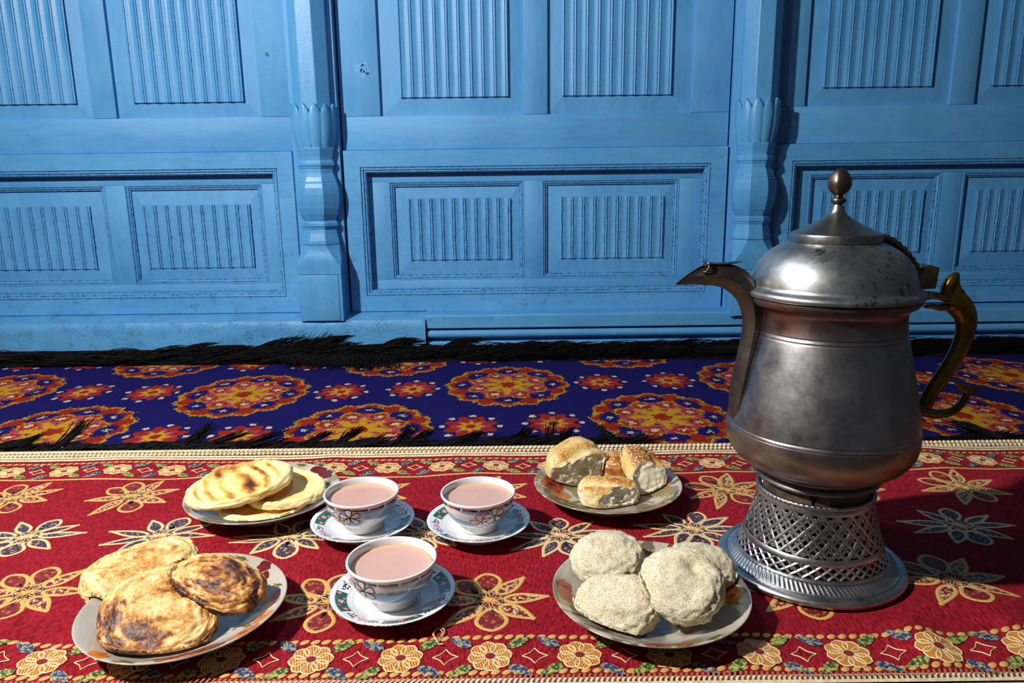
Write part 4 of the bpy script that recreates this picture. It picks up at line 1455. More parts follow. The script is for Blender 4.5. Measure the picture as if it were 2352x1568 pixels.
PLBR = make_plate(P_BR, 0.968, 'printed plate holding torn sesame buns', 8, 0.10,
           [(168, 0.076, 0.022, RDP, 1), (190, 0.068, 0.018, ORP, 0), (10, 0.082, 0.016, ORP, 1), (-52, 0.094, 0.011, ORP, 0), (-35, 0.094, 0.010, OLV, 0), (-75, 0.097, 0.009, RDP, 0)],
           [(196, 0.080, 0.03, -1.1), (205, 0.070, 0.034, -0.8), (212, 0.084, 0.026, -0.6), (220, 0.066, 0.03, -0.9), (186, 0.090, 0.02, -1.5), (-30, 0.094, 0.018, 0.1), (0, 0.088, 0.022, 1.4), (-140, 0.096, 0.02, 0.0)])
PLFR = make_plate(P_FR, 0.955, 'printed plate holding four pale floury biscuits', 11, 0.07,
           [(172, 0.088, 0.012, RDP, 1), (182, 0.086, 0.013, RDP, 0), (8, 0.076, 0.020, ORP, 1), (-4, 0.082, 0.016, ORP, 1), (-96, 0.095, 0.013, RDP, 0), (-82, 0.095, 0.010, RDP, 0), (60, 0.093, 0.014, RDP, 0)],
           [(200, 0.078, 0.026, -1.2), (208, 0.074, 0.028, -1.5), (193, 0.078, 0.020, -0.4), (22, 0.086, 0.03, -0.5), (32, 0.082, 0.03, -0.2), (-16, 0.088, 0.026, -0.8), (-68, 0.095, 0.02, 0.1), (-122, 0.095, 0.02, 0.2), (40, 0.09, 0.022, 0.1)])

# ------------------------------------------------------------------ breads
from mathutils.bvhtree import BVHTree
ICO = {}
def ico(sub):
    if sub not in ICO:
        bm = bmesh.new()
        bmesh.ops.create_icosphere(bm, subdivisions=sub, radius=1.0)
        bm.verts.ensure_lookup_table()
        ICO[sub] = ([tuple(v.co) for v in bm.verts], [tuple(v.index for v in f.verts) for f in bm.faces])
        bm.free()
    return ICO[sub]

def fbm(p, s, o=3, seed=0.0):
    return noise.fractal((p[0]*s+seed, p[1]*s-seed*0.7, p[2]*s+seed*1.3), 0.9, 2.1, o)

def saw(x):
    f = x-math.floor(x)
    return f if f < 0.86 else (1-f)/0.14*0.86

def bread_mat(name, stops, rough, fine, spec=0.4, bstr=0.6, speck=None, amp=0.45, spk=(0.60, 0.68, 0.75)):
    m, nt, b = mk(name, rough)
    ob = coords(nt)
    f = mth(nt, 'ADD', attr(nt, 'brown'), mth(nt, 'MULTIPLY', mth(nt, 'SUBTRACT', ns(nt, fine, 5, 0.75, ob), 0.5), amp))
    f = mth(nt, 'ADD', f, mth(nt, 'MULTIPLY', mth(nt, 'SUBTRACT', ns(nt, fine*3.3, 3, 0.7, ob), 0.5), amp*0.7))
    c = ramp(nt, f, stops)
    crumb = mixc(nt, ramp(nt, ns(nt, 260, 3, 0.7, ob), [(0.3, 0), (0.7, 1)]), '#d6cdb2', '#f3eedd')
    c = mixc(nt, attr(nt, 'torn'), c, crumb)
    if speck:
        sp = ns(nt, 640, 3, 0.7, ob)
        c = mixc(nt, mth(nt, 'MULTIPLY', ramp(nt, sp, [(spk[0], 0), (spk[1], 1)]), spk[2]), c, speck)
    setc(nt, b, c)
    b.inputs['Specular IOR Level'].default_value = spec
    n1 = bump(nt, None, ns(nt, 240, 4, 0.65, ob), bstr, 0.0012)
    bump(nt, b, ns(nt, 900, 3, 0.6, ob), bstr*0.6, 0.0005, n1)
    return m
KATLAM = bread_mat('flaky_bread_crust', [(0.0, '#efdfb0'), (0.24, '#e4c280'), (0.42, '#cc9548'), (0.58, '#9c5c28'), (0.78, '#5e3019'), (1.0, '#2e1710')], 0.38, 75, 0.5, 0.9, amp=0.95)
NAAN = bread_mat('golden_flatbread', [(0.0, '#f6e8b8'), (0.32, '#f0d38c'), (0.50, '#e0a94f'), (0.70, '#aa6a2c'), (1.0, '#4e2a14')], 0.5, 60, 0.35, 0.25, amp=0.28)
BUN = bread_mat('sesame_bun_crust', [(0.0, '#efe3bc'), (0.28, '#e8c983'), (0.50, '#cd9144'), (0.72, '#97582a'), (1.0, '#552a17')], 0.40, 90, 0.45, 0.5, amp=0.36)
KULCHA = bread_mat('floury_biscuit', [(0.0, '#e6dfc8'), (0.35, '#d5c8a4'), (0.6, '#c4a266'), (0.85, '#946938'), (1.0, '#5f3c20')], 0.9, 170, 0.15, 1.0, '#8a7c5c', 0.5, (0.50, 0.64, 0.75))

def bvh_of(objs):
    bpy.context.view_layer.update()
    vs, fs = [], []
    for o in objs:
        n0 = len(vs)
        mw = o.matrix_world
        vs += [mw @ v.co for v in o.data.vertices]
        fs += [tuple(n0+i for i in pl.vertices) for pl in o.data.polygons]
    return BVHTree.FromPolygons(vs, fs)

def settle(o, others, soft=0.020):
    """lower the bread until it touches what lies under it, then let its underside follow that support"""
    t = bvh_of(others)
    bpy.context.view_layer.update()
    mw = o.matrix_world.copy()
    m3 = mw.to_3x3()
    down = Vector((0, 0, -1))
    W, T, N = [], [], []
    for v in o.data.vertices:
        p = mw @ v.co
        zt = None
        for ox, oy in ((0, 0), (0.003, 0), (-0.003, 0), (0, 0.003), (0, -0.003), (0.002, 0.002), (-0.002, 0.002), (0.002, -0.002), (-0.002, -0.002)):
            hit = t.ray_cast(Vector((p.x+ox, p.y+oy, 1.0)), down)
            if hit[0] is not None and (zt is None or hit[0].z > zt):
                zt = hit[0].z
        W.append(p)
        T.append(zt)
        N.append((m3 @ v.normal).z)
    gaps = [p.z-z for p, z, n in zip(W, T, N) if z is not None and n < 0.25]
    if gaps:
        g = min(gaps)
        dz = -g-0.002 if g > -0.002 else (-(g+soft) if g < -soft else 0.0)
        inv = mw.inverted()
        for v, p, z, n in zip(o.data.vertices, W, T, N):
            p.z += dz
            if z is not None and p.z < z+0.0018:
                p.z = z+0.0018+(0.004 if n > 0.25 else 0.0)
            v.co = inv @ p
        o.data.update()
    bpy.context.view_layer.update()
    return dz if gaps else None

def bread(name, mat, loc, rot, size, label, cat, group, disp=None, brown=None, sup=2.4, bottom=0.5, cuts=(), sub=5, bend=(0, 0), on=(), ev=0.8):
    """lump of dough: superellipsoid of half sizes, displaced and browned per vertex; torn off along cut planes"""
    V, F = ico(sub)
    mb = MB()
    br, tn = [], []
    E_ = Euler(tuple(math.radians(k) for k in rot), 'XYZ')
    RI = E_.to_matrix().transposed()
    cuts = [((RI @ Vector(c[0])).normalized(),)+tuple(c[1:]) for c in cuts]
    for v in V:
        x, y, z = v
        rxy = max(1e-9, math.hypot(x, y))**ev
        a = math.atan2(y, x)
        rs = (abs(math.cos(a))**sup+abs(math.sin(a))**sup)**(-1/sup)
        px, py = rxy*rs*math.cos(a), rxy*rs*math.sin(a)
        pz = math.copysign(abs(z)**ev, z)*(bottom if z < 0 else 1.0)
        p = Vector((px*size[0], py*size[1], pz*size[2]))
        p.z += bend[0]*(px**2)+bend[1]*(py**2)
        n = Vector((x/size[0], y/size[1], z/size[2])).normalized()
        t = 0.0
        d = disp(v, p) if disp else 0.0
        p = p+n*d
        for (N, cdist, rough_) in cuts:
            s_ = p.dot(N)-cdist
            if s_ > 0:
                dent = max(0, fbm(p, 55, 2, 3+cdist*90))*1.3+0.45*fbm(p, 170, 3, cdist*50)+0.25*fbm(p, 420, 2, 1)
                p = p-N*(s_+rough_*dent*min(1, s_/0.003))
                t = max(t, min(1, s_/0.0022+0.3*fbm(p, 200, 2, 5)))
        br.append(brown(v, p, d) if brown else 0.3)
        tn.append(max(0, t))
        mb.vert(p)
    mb.f = list(F)
    mb.attr['brown'] = br
    mb.attr['torn'] = tn
    o = mb.build(name, mat, None, smooth=True)
    o.location = loc
    o.rotation_euler = E_
    tag(o, label, cat, group)
    if on:
        settle(o, on)
    return o

def dish_of(root):
    return [c for c in bpy.data.objects if c.parent == root and c.name.startswith('dish')]

# three flaky breads
def kat(seed, dark, pale=0.0, hot=(0.0, 0.0)):
    def disp(v, p):
        k = fbm(v, 1.9, 3, seed)
        lay = saw(3.2*fbm(v, 1.5, 2, seed+4)+2.4*math.hypot(v[0]+0.15*k, v[1]))
        return 0.0028*k+0.0005*lay+0.0009*fbm(v, 5, 3, seed+9)+0.0007*fbm(v, 12, 3, seed+1)
    def brown(v, p, d):
        k = fbm(v, 1.7, 3, seed+2)
        h = fbm(v, 4.6, 3, seed+6)
        g = math.exp(-((v[0]-hot[0])**2+(v[1]-hot[1])**2)/0.30)
        s = 0.20+dark*(0.55*max(0, k+0.18)+0.22*g)+0.34*max(0, h)*(0.35+dark*0.65)+0.12*(1-abs(v[2]))**2-pale
        s += 0.75*max(0, fbm(v, 8, 2, seed+11)-0.10)*(1 if k+g > 0.35 else 0.12)*dark
        s -= 0.25*max(0, fbm(v, 3.3, 2, seed+21))
        return min(1, max(0, s))
    return disp, brown
D = dish_of(PLFL)
d_, b_ = kat(8.7, 0.35, 0.02)
k1 = bread('flaky_bread', KATLAM, (-0.3850, 0.6960, 0.0500), (16, -4, 36), (0.056, 0.036, 0.0085), 'palest flaky bread at the back left of its plate', 'bread', 'flaky breads', d_, b_, 2.8, 0.7, bend=(-0.003, -0.002), sub=6, on=D, ev=0.6)
d_, b_ = kat(3.1, 0.95, 0.0, (-0.5, -0.45))
k2 = bread('flaky_bread', KATLAM, (-0.3345, 0.6240, 0.0470), (19, -2, 24), (0.051, 0.054, 0.0095), 'scorched flaky bread leaning at the front of its plate', 'bread', 'flaky breads', d_, b_, 3.0, 0.7, bend=(-0.004, -0.004), sub=6, on=D+[k1], ev=0.6)
d_, b_ = kat(15.3, 1.15, -0.06, (0.25, -0.1))
k3 = bread('flaky_bread', KATLAM, (-0.2895, 0.6520, 0.0600), (16, 9, -22), (0.050, 0.029, 0.0125), 'glossy oval flaky bread lying across the right of its plate', 'bread', 'flaky breads', d_, b_, 2.4, 0.7, bend=(-0.004, -0.002), sub=6, on=D+[k1, k2], ev=0.7)

# flatbreads
def naan(seed, grooves, am=1.0):
    def gr(v):
        u = v[0]+v[1]*0.165+0.05*fbm(v, 1.5, 2, seed)
        return math.sin(u*24+0.6)
    def disp(v, p):
        r = math.hypot(v[0], v[1])
        h = 0.0
        if v[2] > -0.15:
            inn = 1-sstep(0.68, 0.82, r)
            if grooves:
                g = gr(v)
                h += inn*0.0024*(g if g > 0 else g*0.8)*(0.75+0.4*fbm(v, 2.3, 2, seed+1))
            h -= inn*0.0026
            h += 0.0024*math.exp(-((r-0.87)/0.10)**2)
        h += 0.0018*fbm(v, 2.0, 3, seed)*am+0.0005*fbm(v, 8, 2, seed)
        if r > 0.75:
            h += 0.0016*fbm((v[0]*3, v[1]*3, v[2]), 2.4, 2, seed+3)
        return h
    def brown(v, p, d):
        r = math.hypot(v[0], v[1])
        inn = 1-sstep(0.66, 0.84, r)
        s = 0.20+0.16*fbm(v, 1.7, 3, seed+5)
        if v[2] > -0.1:
            if grooves:
                g = gr(v)
                s += inn*(0.08+0.52*sstep(0.1, 0.9, g)*(0.45+1.0*max(0, 0.3+fbm(v, 2.3, 2, seed+8))))
                s += 0.38*sstep(0.45, 0.9, v[1])*sstep(0.5, 0.8, r)
                s += 0.75*math.exp(-((v[0]-0.12)**2+(v[1]+0.28)**2)/0.012)
            else:
                s += 0.16*inn+0.12*max(0, fbm(v, 4, 2, seed+2))
        else:
            s += 0.28
        return min(1, max(0, s))
    return disp, brown
D = dish_of(PLBL)
d_, b_ = naan(2.2, True)
d3, b3 = naan(9.4, False, 1.4)
d2, b2 = naan(5.5, False, 1.3)
f1 = bread('flatbread', NAAN, (-0.3170, 0.8790, 0.0340), (2, 2, 15), (0.058, 0.044, 0.0075), 'bottom flatbread of the stack resting on the plate', 'bread', 'flatbreads in a stack', d3, b3, 2.1, 0.8, on=D, ev=0.65)
f2 = bread('flatbread', NAAN, (-0.3035, 0.9010, 0.0480), (4, 3, -24), (0.060, 0.049, 0.0070), 'middle flatbread sticking out to the right of the stack', 'bread', 'flatbreads in a stack', d2, b2, 2.1, 0.8, bend=(0.003, 0.002), on=D+[f1], ev=0.65)
f3 = bread('flatbread', NAAN, (-0.3490, 0.8850, 0.0630), (8, -7, 22), (0.066, 0.047, 0.0080), 'top flatbread with browned finger grooves', 'bread', 'flatbreads in a stack', d_, b_, 2.1, 0.8, on=D+[f1, f2], ev=0.65)

# sesame buns
def bun(seed, dark):
    def disp(v, p):
        groove = 0.0050*math.exp(-((v[1]+0.05)/0.16)**2)*max(0, v[2])
        return 0.0022*fbm(v, 1.8, 3, seed)+0.0006*fbm(v, 7, 2, seed)-groove
    def brown(v, p, d):
        s = 0.14+0.46*max(0, v[2]+0.1)*dark+0.26*fbm(v, 2.0, 3, seed+3)-0.34*math.exp(-((v[1]+0.05)/0.13)**2)*max(0, v[2])
        if v[2] < -0.6: s += 0.2
        return min(1, max(0, s))
    return disp, brown
SESAME = simple('sesame_seed', '#f4e6b4', 0.35, 0, '#e0c67c', 300)
def sesame(o, n, seed, zmin=0.15):
    q = random.Random(seed)
    me = o.data
    tv = [0.0]*len(me.vertices)
    me.attributes['torn'].data.foreach_get('value', tv)
    cand = [v for v in me.vertices if v.normal.z > zmin and tv[v.index] < 0.1]
    mb = MB()
    for v in q.sample(cand, min(n, len(cand))):
        N = v.normal
        t = N.orthogonal().normalized()
        t = (Matrix.Rotation(q.uniform(0, 6.28), 3, N) @ t)
        s = N.cross(t)
        L, W, H_ = 0.0016, 0.0010, 0.0006
        b0 = len(mb.v)
        c = Vector(v.co)+N*0.0002
        for (i, j, k) in ((1, 0, 0), (0, 1, 0), (-0.8, 0.4, 0), (-0.8, -0.4, 0), (0, -1, 0), (0, 0, 1)):
            mb.vert(c+t*L*i+s*W*j+N*H_*k)
        for i in range(5):
            mb.f.append((b0+i, b0+(i+1) % 5, b0+5))
    s_ = mb.build('sesame_seeds', SESAME, o, smooth=True)
    s_['kind'] = 'stuff'
D = dish_of(PLBR)
u4 = bread('sesame_bun', BUN, (0.1450, 0.9700, 0.0440), (0, 6, 10), (0.026, 0.024, 0.0200), 'dark shiny sesame bun half hidden behind the other buns', 'bun', 'torn sesame buns', lambda v, p: 0.002*fbm(v, 1.8, 3, 4), lambda v, p, d: min(1, 0.62+0.25*fbm(v, 2, 3, 8)), 2.4, 0.9, on=D)
sesame(u4, 160, 2)
d_, b_ = bun(1.3, 0.75)
u1 = bread('sesame_bun', BUN, (0.0860, 0.9560, 0.0550), (24, -10, 36), (0.042, 0.036, 0.0240), 'biggest torn sesame bun, standing at the left of its plate', 'bun', 'torn sesame buns', d_, b_, 2.6, 0.9, [((0.42, -0.84, 0.10), 0.0190, 0.0060), ((-0.05, -0.90, -0.35), 0.0230, 0.0040)], on=D+[u4])
sesame(u1, 420, 1)
u3 = bread('sesame_bun', BUN, (0.1750, 0.9340, 0.0510), (-4, 20, -68), (0.044, 0.0230, 0.0240), 'browned sesame bun with a torn end at the right of its plate', 'bun', 'torn sesame buns', lambda v, p: 0.0026*fbm(v, 1.8, 3, 4.2)-0.004*math.exp(-((v[1]-0.3)/0.2)**2)*max(0, v[2]), lambda v, p, d: min(1, max(0, 0.20+0.48*max(0, v[2])+0.25*fbm(v, 2, 3, 7)+0.15*max(0, -v[0]))), 2.4, 0.9, [((0.12, -0.92, 0.16), 0.0170, 0.0024)], on=D+[u4, u1])
sesame(u3, 240, 3)
d_, b_ = bun(9.9, 0.8)
u2 = bread('sesame_bun', BUN, (0.1225, 0.8930, 0.0390), (16, 2, -4), (0.0400, 0.025, 0.0180), 'torn sesame bun with white crumb at the front of its plate', 'bun', 'torn sesame buns', d_, b_, 3.2, 0.9, [((0.36, -0.90, 0.14), 0.0170, 0.0060), ((-0.98, -0.2, 0), 0.036, 0.0020)], on=D+[u4, u1, u3])
sesame(u2, 180, 4, 0.5)

# floury biscuits
def kul(seed):
    def disp(v, p):
        rim = 0.0026*max(0, fbm((v[0]*3, v[1]*3, v[2]*3), 1.6, 3, seed+2))*sstep(0.45, 0.05, abs(v[2]))
        return 0.0030*fbm(v, 1.7, 3, seed)+0.0012*fbm(v, 7.0, 3, seed)+0.0008*fbm(v, 18, 3, seed)+rim
    def brown(v, p, d):
        return min(1, max(0, 0.16+0.18*fbm(v, 2.2, 3, seed+4)+0.12*fbm(v, 9, 2, seed)+0.60*sstep(0.12, -0.5, v[2])))
    return disp, brown
D = dish_of(PLFR)
d_, b_ = kul(2.0)
c1 = bread('floury_biscuit', KULCHA, (0.0970, 0.7080, 0.0480), (22, -8, 10), (0.0375, 0.0330, 0.0180), 'round floury biscuit at the back left of its plate', 'biscuit', 'floury biscuits', d_, b_, 2.2, 0.8, on=D)
d_, b_ = kul(5.0)
c4 = bread('floury_biscuit', KULCHA, (0.1925, 0.6880, 0.0490), (12, 10, 0), (0.0330, 0.0300, 0.0180), 'floury biscuit mostly hidden behind the big one on the right', 'biscuit', 'floury biscuits', d_, b_, 2.2, 0.8, on=D+[c1])
d_, b_ = kul(8.0)
c2 = bread('floury_biscuit', KULCHA, (0.0980, 0.6330, 0.0420), (22, -4, -20), (0.0410, 0.0320, 0.0170), 'floury biscuit leaning at the front left of its plate', 'biscuit', 'floury biscuits', d_, b_, 2.4, 0.8, on=D+[c1, c4])
d_, b_ = kul(11.0)
def dk_(v, p):
    return d_(v, p)-0.0075*math.exp(-((v[0]-0.15)**2+(v[1]-0.40)**2)/0.03)*max(0, v[2])-0.004*math.exp(-((v[0]-0.3)**2+(v[1]+0.15)**2)/0.04)*max(0, v[2])
c3 = bread('floury_biscuit', KULCHA, (0.1560, 0.6310, 0.0560), (28, 6, -34), (0.0395, 0.0365, 0.0180), 'largest floury biscuit, dented, on top at the right of its plate', 'biscuit', 'floury biscuits', dk_, b_, 2.2, 0.8, on=D+[c1, c4, c2])
# ------------------------------------------------------------------ teapot on its pierced stand
TX, TY = 0.3250, 0.7450
def metal_mat(name, c1, c2, rough, patina, spots=0.0, low=None):
    m, nt, b = mk(name, rough, 1.0)
    ob = coords(nt)
    s = nd(nt, 'SeparateXYZ', i0=ob)
    f = ns(nt, 14, 5, 0.6, ob)
    c = mixc(nt, ramp(nt, f, [(0.3, 0), (0.7, 1)]), c1, c2)
    if low:
        for (z0, z1, z2, z3, cc, k) in low:
            u = nd(nt, 'MapRange', {'interpolation_type': 'SMOOTHSTEP'}, i0=s.outputs[2], i1=z0, i2=z1).outputs[0]
            d = nd(nt, 'MapRange', {'interpolation_type': 'SMOOTHSTEP'}, i0=s.outputs[2], i1=z2, i2=z3, i3=1.0, i4=0.0).outputs[0]
            msk = mth(nt, 'MULTIPLY', mth(nt, 'MULTIPLY', u, d), ramp(nt, ns(nt, 11, 4, 0.6, ob), [(0.35, 0.15), (0.62, 1)]))
            c = mixc(nt, mth(nt, 'MULTIPLY', msk, k), c, cc)
    g = ns(nt, 60, 5, 0.7, ob)
    c = mixc(nt, mth(nt, 'MULTIPLY', ramp(nt, g, [(0.5, 0), (0.75, 1)]), patina), c, '#3b3430')
    if spots:
        sp = ns(nt, 130, 4, 0.75, ob)
        big = ns(nt, 22, 2, 0.5, ob)
        msk = mth(nt, 'MULTIPLY', ramp(nt, sp, [(0.53, 0), (0.60, 1)]), ramp(nt, big, [(0.5, 0), (0.6, 1)]))
        c = mixc(nt, mth(nt, 'MULTIPLY', msk, spots), c, '#4a4238')
    setc(nt, b, c)
    rr = ns(nt, 35, 5, 0.65, ob)
    setc(nt, b, ramp(nt, rr, [(0.3, rough-0.07), (0.7, rough+0.12)]), 'Roughness')
    st = coords(nt, 'Object', (30, 30, 900))
    n1 = bump(nt, None, ns(nt, 1.0, 2, 0.5, st), 0.08, 0.0003)
    bump(nt, b, ns(nt, 90, 4, 0.6, ob), 0.12, 0.0006, n1)
    return m
TIN = metal_mat('tarnished_tin', '#908f92', '#aaa8a9', 0.36, 0.34, 0.0, [(0.135, 0.15, 0.165, 0.19, '#8a6a50', 0.75), (0.275, 0.292, 0.31, 0.33, '#7d4f40', 0.8), (0.10, 0.12, 0.135, 0.15, '#6d5a4c', 0.6)])
TINL = metal_mat('worn_tin_lid', '#94979a', '#b0b3b5', 0.40, 0.30, 0.9)
TINS = metal_mat('bright_tin_stand', '#acadb0', '#c6c8cc', 0.33, 0.35)
TIND = metal_mat('dark_spout_metal', '#57504c', '#6b625d', 0.42, 0.5)
BRZ = metal_mat('brown_bronze', '#63584f', '#86786a', 0.36, 0.55)
BRASS = metal_mat('aged_brass', '#85702f', '#a08645', 0.33, 0.55, 0.0, [(0.175, 0.18, 0.20, 0.235, '#4a443c', 0.9)])
BROWN_SHADE = simple('brown_collar_metal_and_shade', '#3a2f27', 0.7, 0.3, '#6a5540', 60)  # brown metal of the collar, also painted-in shade on the added liner

stand = empty('teapot_stand', (TX, TY, ZC+0.0019))
tag(stand, 'pierced lattice metal stand with ribbed foot under the teapot', 'stand')
SO = (TX, TY, ZC+0.0019)
def pz(z): return z-ZC-0.0004
Lm = lambda: MB()
def sbuild(mb, name, mat=TINS, par=None, **k):
    return mb.build(name, mat, par or stand, **k)
# foot flange: rolled rim, ribbed band, small steps
foot = [(0.088, 0.0010), (0.0945, 0.0), (0.0972, 0.0018), (0.0975, 0.0045), (0.0960, 0.0068), (0.0930, 0.0082), (0.0900, 0.0084), (0.0885, 0.0092)]
sbuild(MB().lathe(foot, 128), 'foot_rim')
NR = 110
def twist(r, z, a):
    t = (r-0.0780)/(0.0885-0.0780)
    g = math.sin(NR*a/1.0+9.0*(1-t))
    return (r, z+0.0009*g*math.sin(PI*min(1, max(0, t))))
rib = [(0.0885, 0.0088), (0.0872, 0.0100), (0.0855, 0.0112), (0.0838, 0.0124), (0.0820, 0.0136), (0.0803, 0.0148), (0.0790, 0.0158), (0.0780, 0.0164)]
sbuild(MB().lathe(rib, NR*6, mod=twist), 'ribbed_band')
def roped(rc, zc, rad, nt_, name, par=None, mat=TINS):
    rs = []
    N = nt_*5
    for k in range(N):
        a = 2*PI*k/N
        ring = []
        for j in range(8):
            g = 2*PI*j/8
            q = rad*(1+0.22*math.sin(nt_*a+2*g))
            ring.append(((rc+q*math.cos(g))*math.cos(a), (rc+q*math.cos(g))*math.sin(a), zc+q*math.sin(g)))
        rs.append(ring)
    rs.append(rs[0])
    return sbuild(MB().rings(rs), name, mat, par)
roped(0.0885, 0.0094, 0.0011, 90, 'bead_row')
roped(0.0776, 0.0178, 0.0012, 90, 'bead_row')
sbuild(MB().lathe([(0.0782, 0.0165), (0.0776, 0.0185), (0.0768, 0.0195), (0.0762, 0.0210), (0.0770, 0.0190), (0.0770, 0.0165)], 96), 'lattice_base')
# pierced lattice
LP = [(0.0760, 0.0205), (0.0738, 0.0260), (0.0712, 0.0330), (0.0690, 0.0400), (0.0660, 0.0490), (0.0630, 0.0590), (0.0608, 0.0690), (0.0592, 0.0800), (0.0585, 0.0885)]
def lr(z):
    for i in range(len(LP)-1):
        if z <= LP[i+1][1]:
            t = (z-LP[i][1])/(LP[i+1][1]-LP[i][1])
            return LP[i][0]+(LP[i+1][0]-LP[i][0])*t
    return LP[-1][0]
def lattice(z0, z1, N, turns, wd, name, knobs=False):
    mb = MB()
    seg = 14
    for dr in (-1, 1):
        for k in range(N):
            rows = []
            for i in range(seg+1):
                t = i/seg
                z = z0+(z1-z0)*t
                a = 2*PI*k/N+dr*turns*2*PI*t
                r = lr(z)+(0.00006*dr)
                da = wd/2/r
                rows.append([((r+o)*math.cos(a+s*da), (r+o)*math.sin(a+s*da), z) for (s, o) in ((-1, 0), (0, 0.0007), (1, 0), (1, -0.0012), (-1, -0.0012))])
            mb.rings(rows)
    o = sbuild(mb, name, smooth=True, angle=50)
    return o
lattice(0.0205, 0.0330, 40, 1.5/40, 0.0044, 'lattice_band')
lattice(0.0382, 0.0820, 26, 2.5/26, 0.0046, 'lattice_band')
# fine second grid and little studs inside the upper band
mb = MB()
for dr in (-1, 1):
    for k in range(26):
        rows = []
        for i in range(15):
            t = i/14
            z = 0.0400+(0.0800-0.0400)*t
            a = 2*PI*(k+0.5)/26+dr*(2.5/26)*2*PI*t*0.91
            r = lr(z)-0.0004
            da = 0.0032/2/r
            rows.append([((r+o)*math.cos(a+s*da), (r+o)*math.sin(a+s*da), z) for (s, o) in ((-1, 0), (1, 0), (1, -0.0009), (-1, -0.0009))])
        mb.rings(rows)
sbuild(mb, 'fine_lattice', smooth=False)
mb = MB()
for j in range(5):
    z = 0.0400+0.0088*j+0.002
    for k in range(52):
        a = 2*PI*(k+0.5*(j % 2))/52
        r = lr(z)+0.0002
        c = Vector((r*math.cos(a), r*math.sin(a), z))
        N = Vector((math.cos(a), math.sin(a), 0))
        T = Vector((-math.sin(a), math.cos(a), 0))
        b0 = len(mb.v)
        for q in range(6):
            g = q*PI/3
            mb.vert(c+T*0.0013*math.cos(g)+Vector((0, 0, 0.0013))*math.sin(g))
        mb.vert(c+N*0.0011)
        for q in range(6):
            mb.f.append((b0+q, b0+(q+1) % 6, b0+6))
s_ = sbuild(mb, 'lattice_studs')
s_['kind'] = 'stuff'
sbuild(MB().lathe([(lr(0.0325)+0.0004, 0.0322), (lr(0.0335)+0.0011, 0.0332), (lr(0.0375)+0.0011, 0.0375), (lr(0.0385)+0.0004, 0.0388), (lr(0.0385)-0.0012, 0.0385), (lr(0.0325)-0.0012, 0.0325), (lr(0.0325)+0.0004, 0.0322)], 96), 'lattice_ring', angle=50)
sbuild(MB().lathe([(0.0597, 0.0812), (0.0600, 0.0850), (0.0588, 0.0882), (0.0565, 0.0880), (0.0575, 0.0815), (0.0597, 0.0812)], 96), 'lattice_top', angle=50)
roped(0.0580, 0.0890, 0.0026, 70, 'rope_ring')
# inner collar with notches that carries the pot
mb = MB()
for k in range(5):
    a0, a1 = 2*PI*k/5+0.55, 2*PI*(k+1)/5+0.55-0.05
    rows = []
    for (r, z, cut) in ((0.0552, 0.0850, 0), (0.0552, 0.0920, 0), (0.0546, 0.1016, 0.05), (0.0525, 0.1016, 0.05), (0.0525, 0.0850, 0)):
        rows.append([(r*math.cos(a0+cut+(a1-a0-2*cut)*i/16), r*math.sin(a0+cut+(a1-a0-2*cut)*i/16), z) for i in range(17)])
    mb.rings(rows, closed=False)
sbuild(mb, 'inner_collar', BROWN_SHADE, angle=50)
sbuild(MB().lathe([(0.068, 0.0190), (0.062, 0.0330), (0.056, 0.0560), (0.0535, 0.0840)], 48), 'shade_liner', BROWN_SHADE)  # added liner, its dark colour stands in for shade behind the lattice holes

pot = empty('teapot', (TX, TY, pz(0.1224)+ZC+0.0019))
tag(pot, 'tarnished metal teapot with curved spout, domed lid and brass handle', 'teapot')
PO = (TX, TY, 0.1224)
def pb(mb, name, mat=TIN, par=None, **k):
    # geometry given in world coordinates
    return mb.build(name, mat, par or pot, off=PO, **k)
def WL(prof, n=128, **k):
    return MB().lathe(prof, n, (TX, TY, 0), **k)
# object-space z of the metal ramps is world z minus the pot base, so shift their limits
for mt in (TIN, BRASS):
    for n_ in mt.node_tree.nodes:
        if n_.bl_idname == 'ShaderNodeMapRange':
            for ii in (1, 2):
                n_.inputs[ii].default_value -= PO[2]
G = lambda r, z: [(r, z+0.0009), (r-0.0005, z+0.0004), (r-0.0005, z-0.0004), (r, z-0.0009)]
prof = [(0.0535, 0.1224), (0.0600, 0.1226), (0.0628, 0.1240), (0.0640, 0.1262), (0.0630, 0.1285), (0.0605, 0.1298), (0.0594, 0.1310), (0.0594, 0.1330), (0.0606, 0.1348), (0.0640, 0.1362), (0.0700, 0.1382), (0.0775, 0.1418), (0.0845, 0.1470), (0.0900, 0.1535), (0.0935, 0.1610), (0.0952, 0.1690), (0.0957, 0.1750), (0.0954, 0.1790)]
prof += [p for p in reversed(G(0.0953, 0.1810))] + [p for p in reversed(G(0.0948, 0.1850))]
prof += [(0.0937, 0.1930), (0.0917, 0.2050), (0.0890, 0.2180), (0.0860, 0.2320), (0.0828, 0.2460), (0.0797, 0.2590), (0.0770, 0.2700), (0.0752, 0.2775)]
prof += [p for p in reversed(G(0.0747, 0.2800))] + [p for p in reversed(G(0.0739, 0.2842))]
prof += [(0.0728, 0.2920), (0.0724, 0.2990), (0.0728, 0.3040), (0.0742, 0.3062), (0.0765, 0.3085), (0.0790, 0.3100), (0.0806, 0.3108), (0.0806, 0.3118), (0.0822, 0.3124), (0.0822, 0.3134), (0.0836, 0.3142), (0.0838, 0.3168), (0.0830, 0.3176), (0.0700, 0.3178)]
pb(WL(prof), 'body', angle=35)
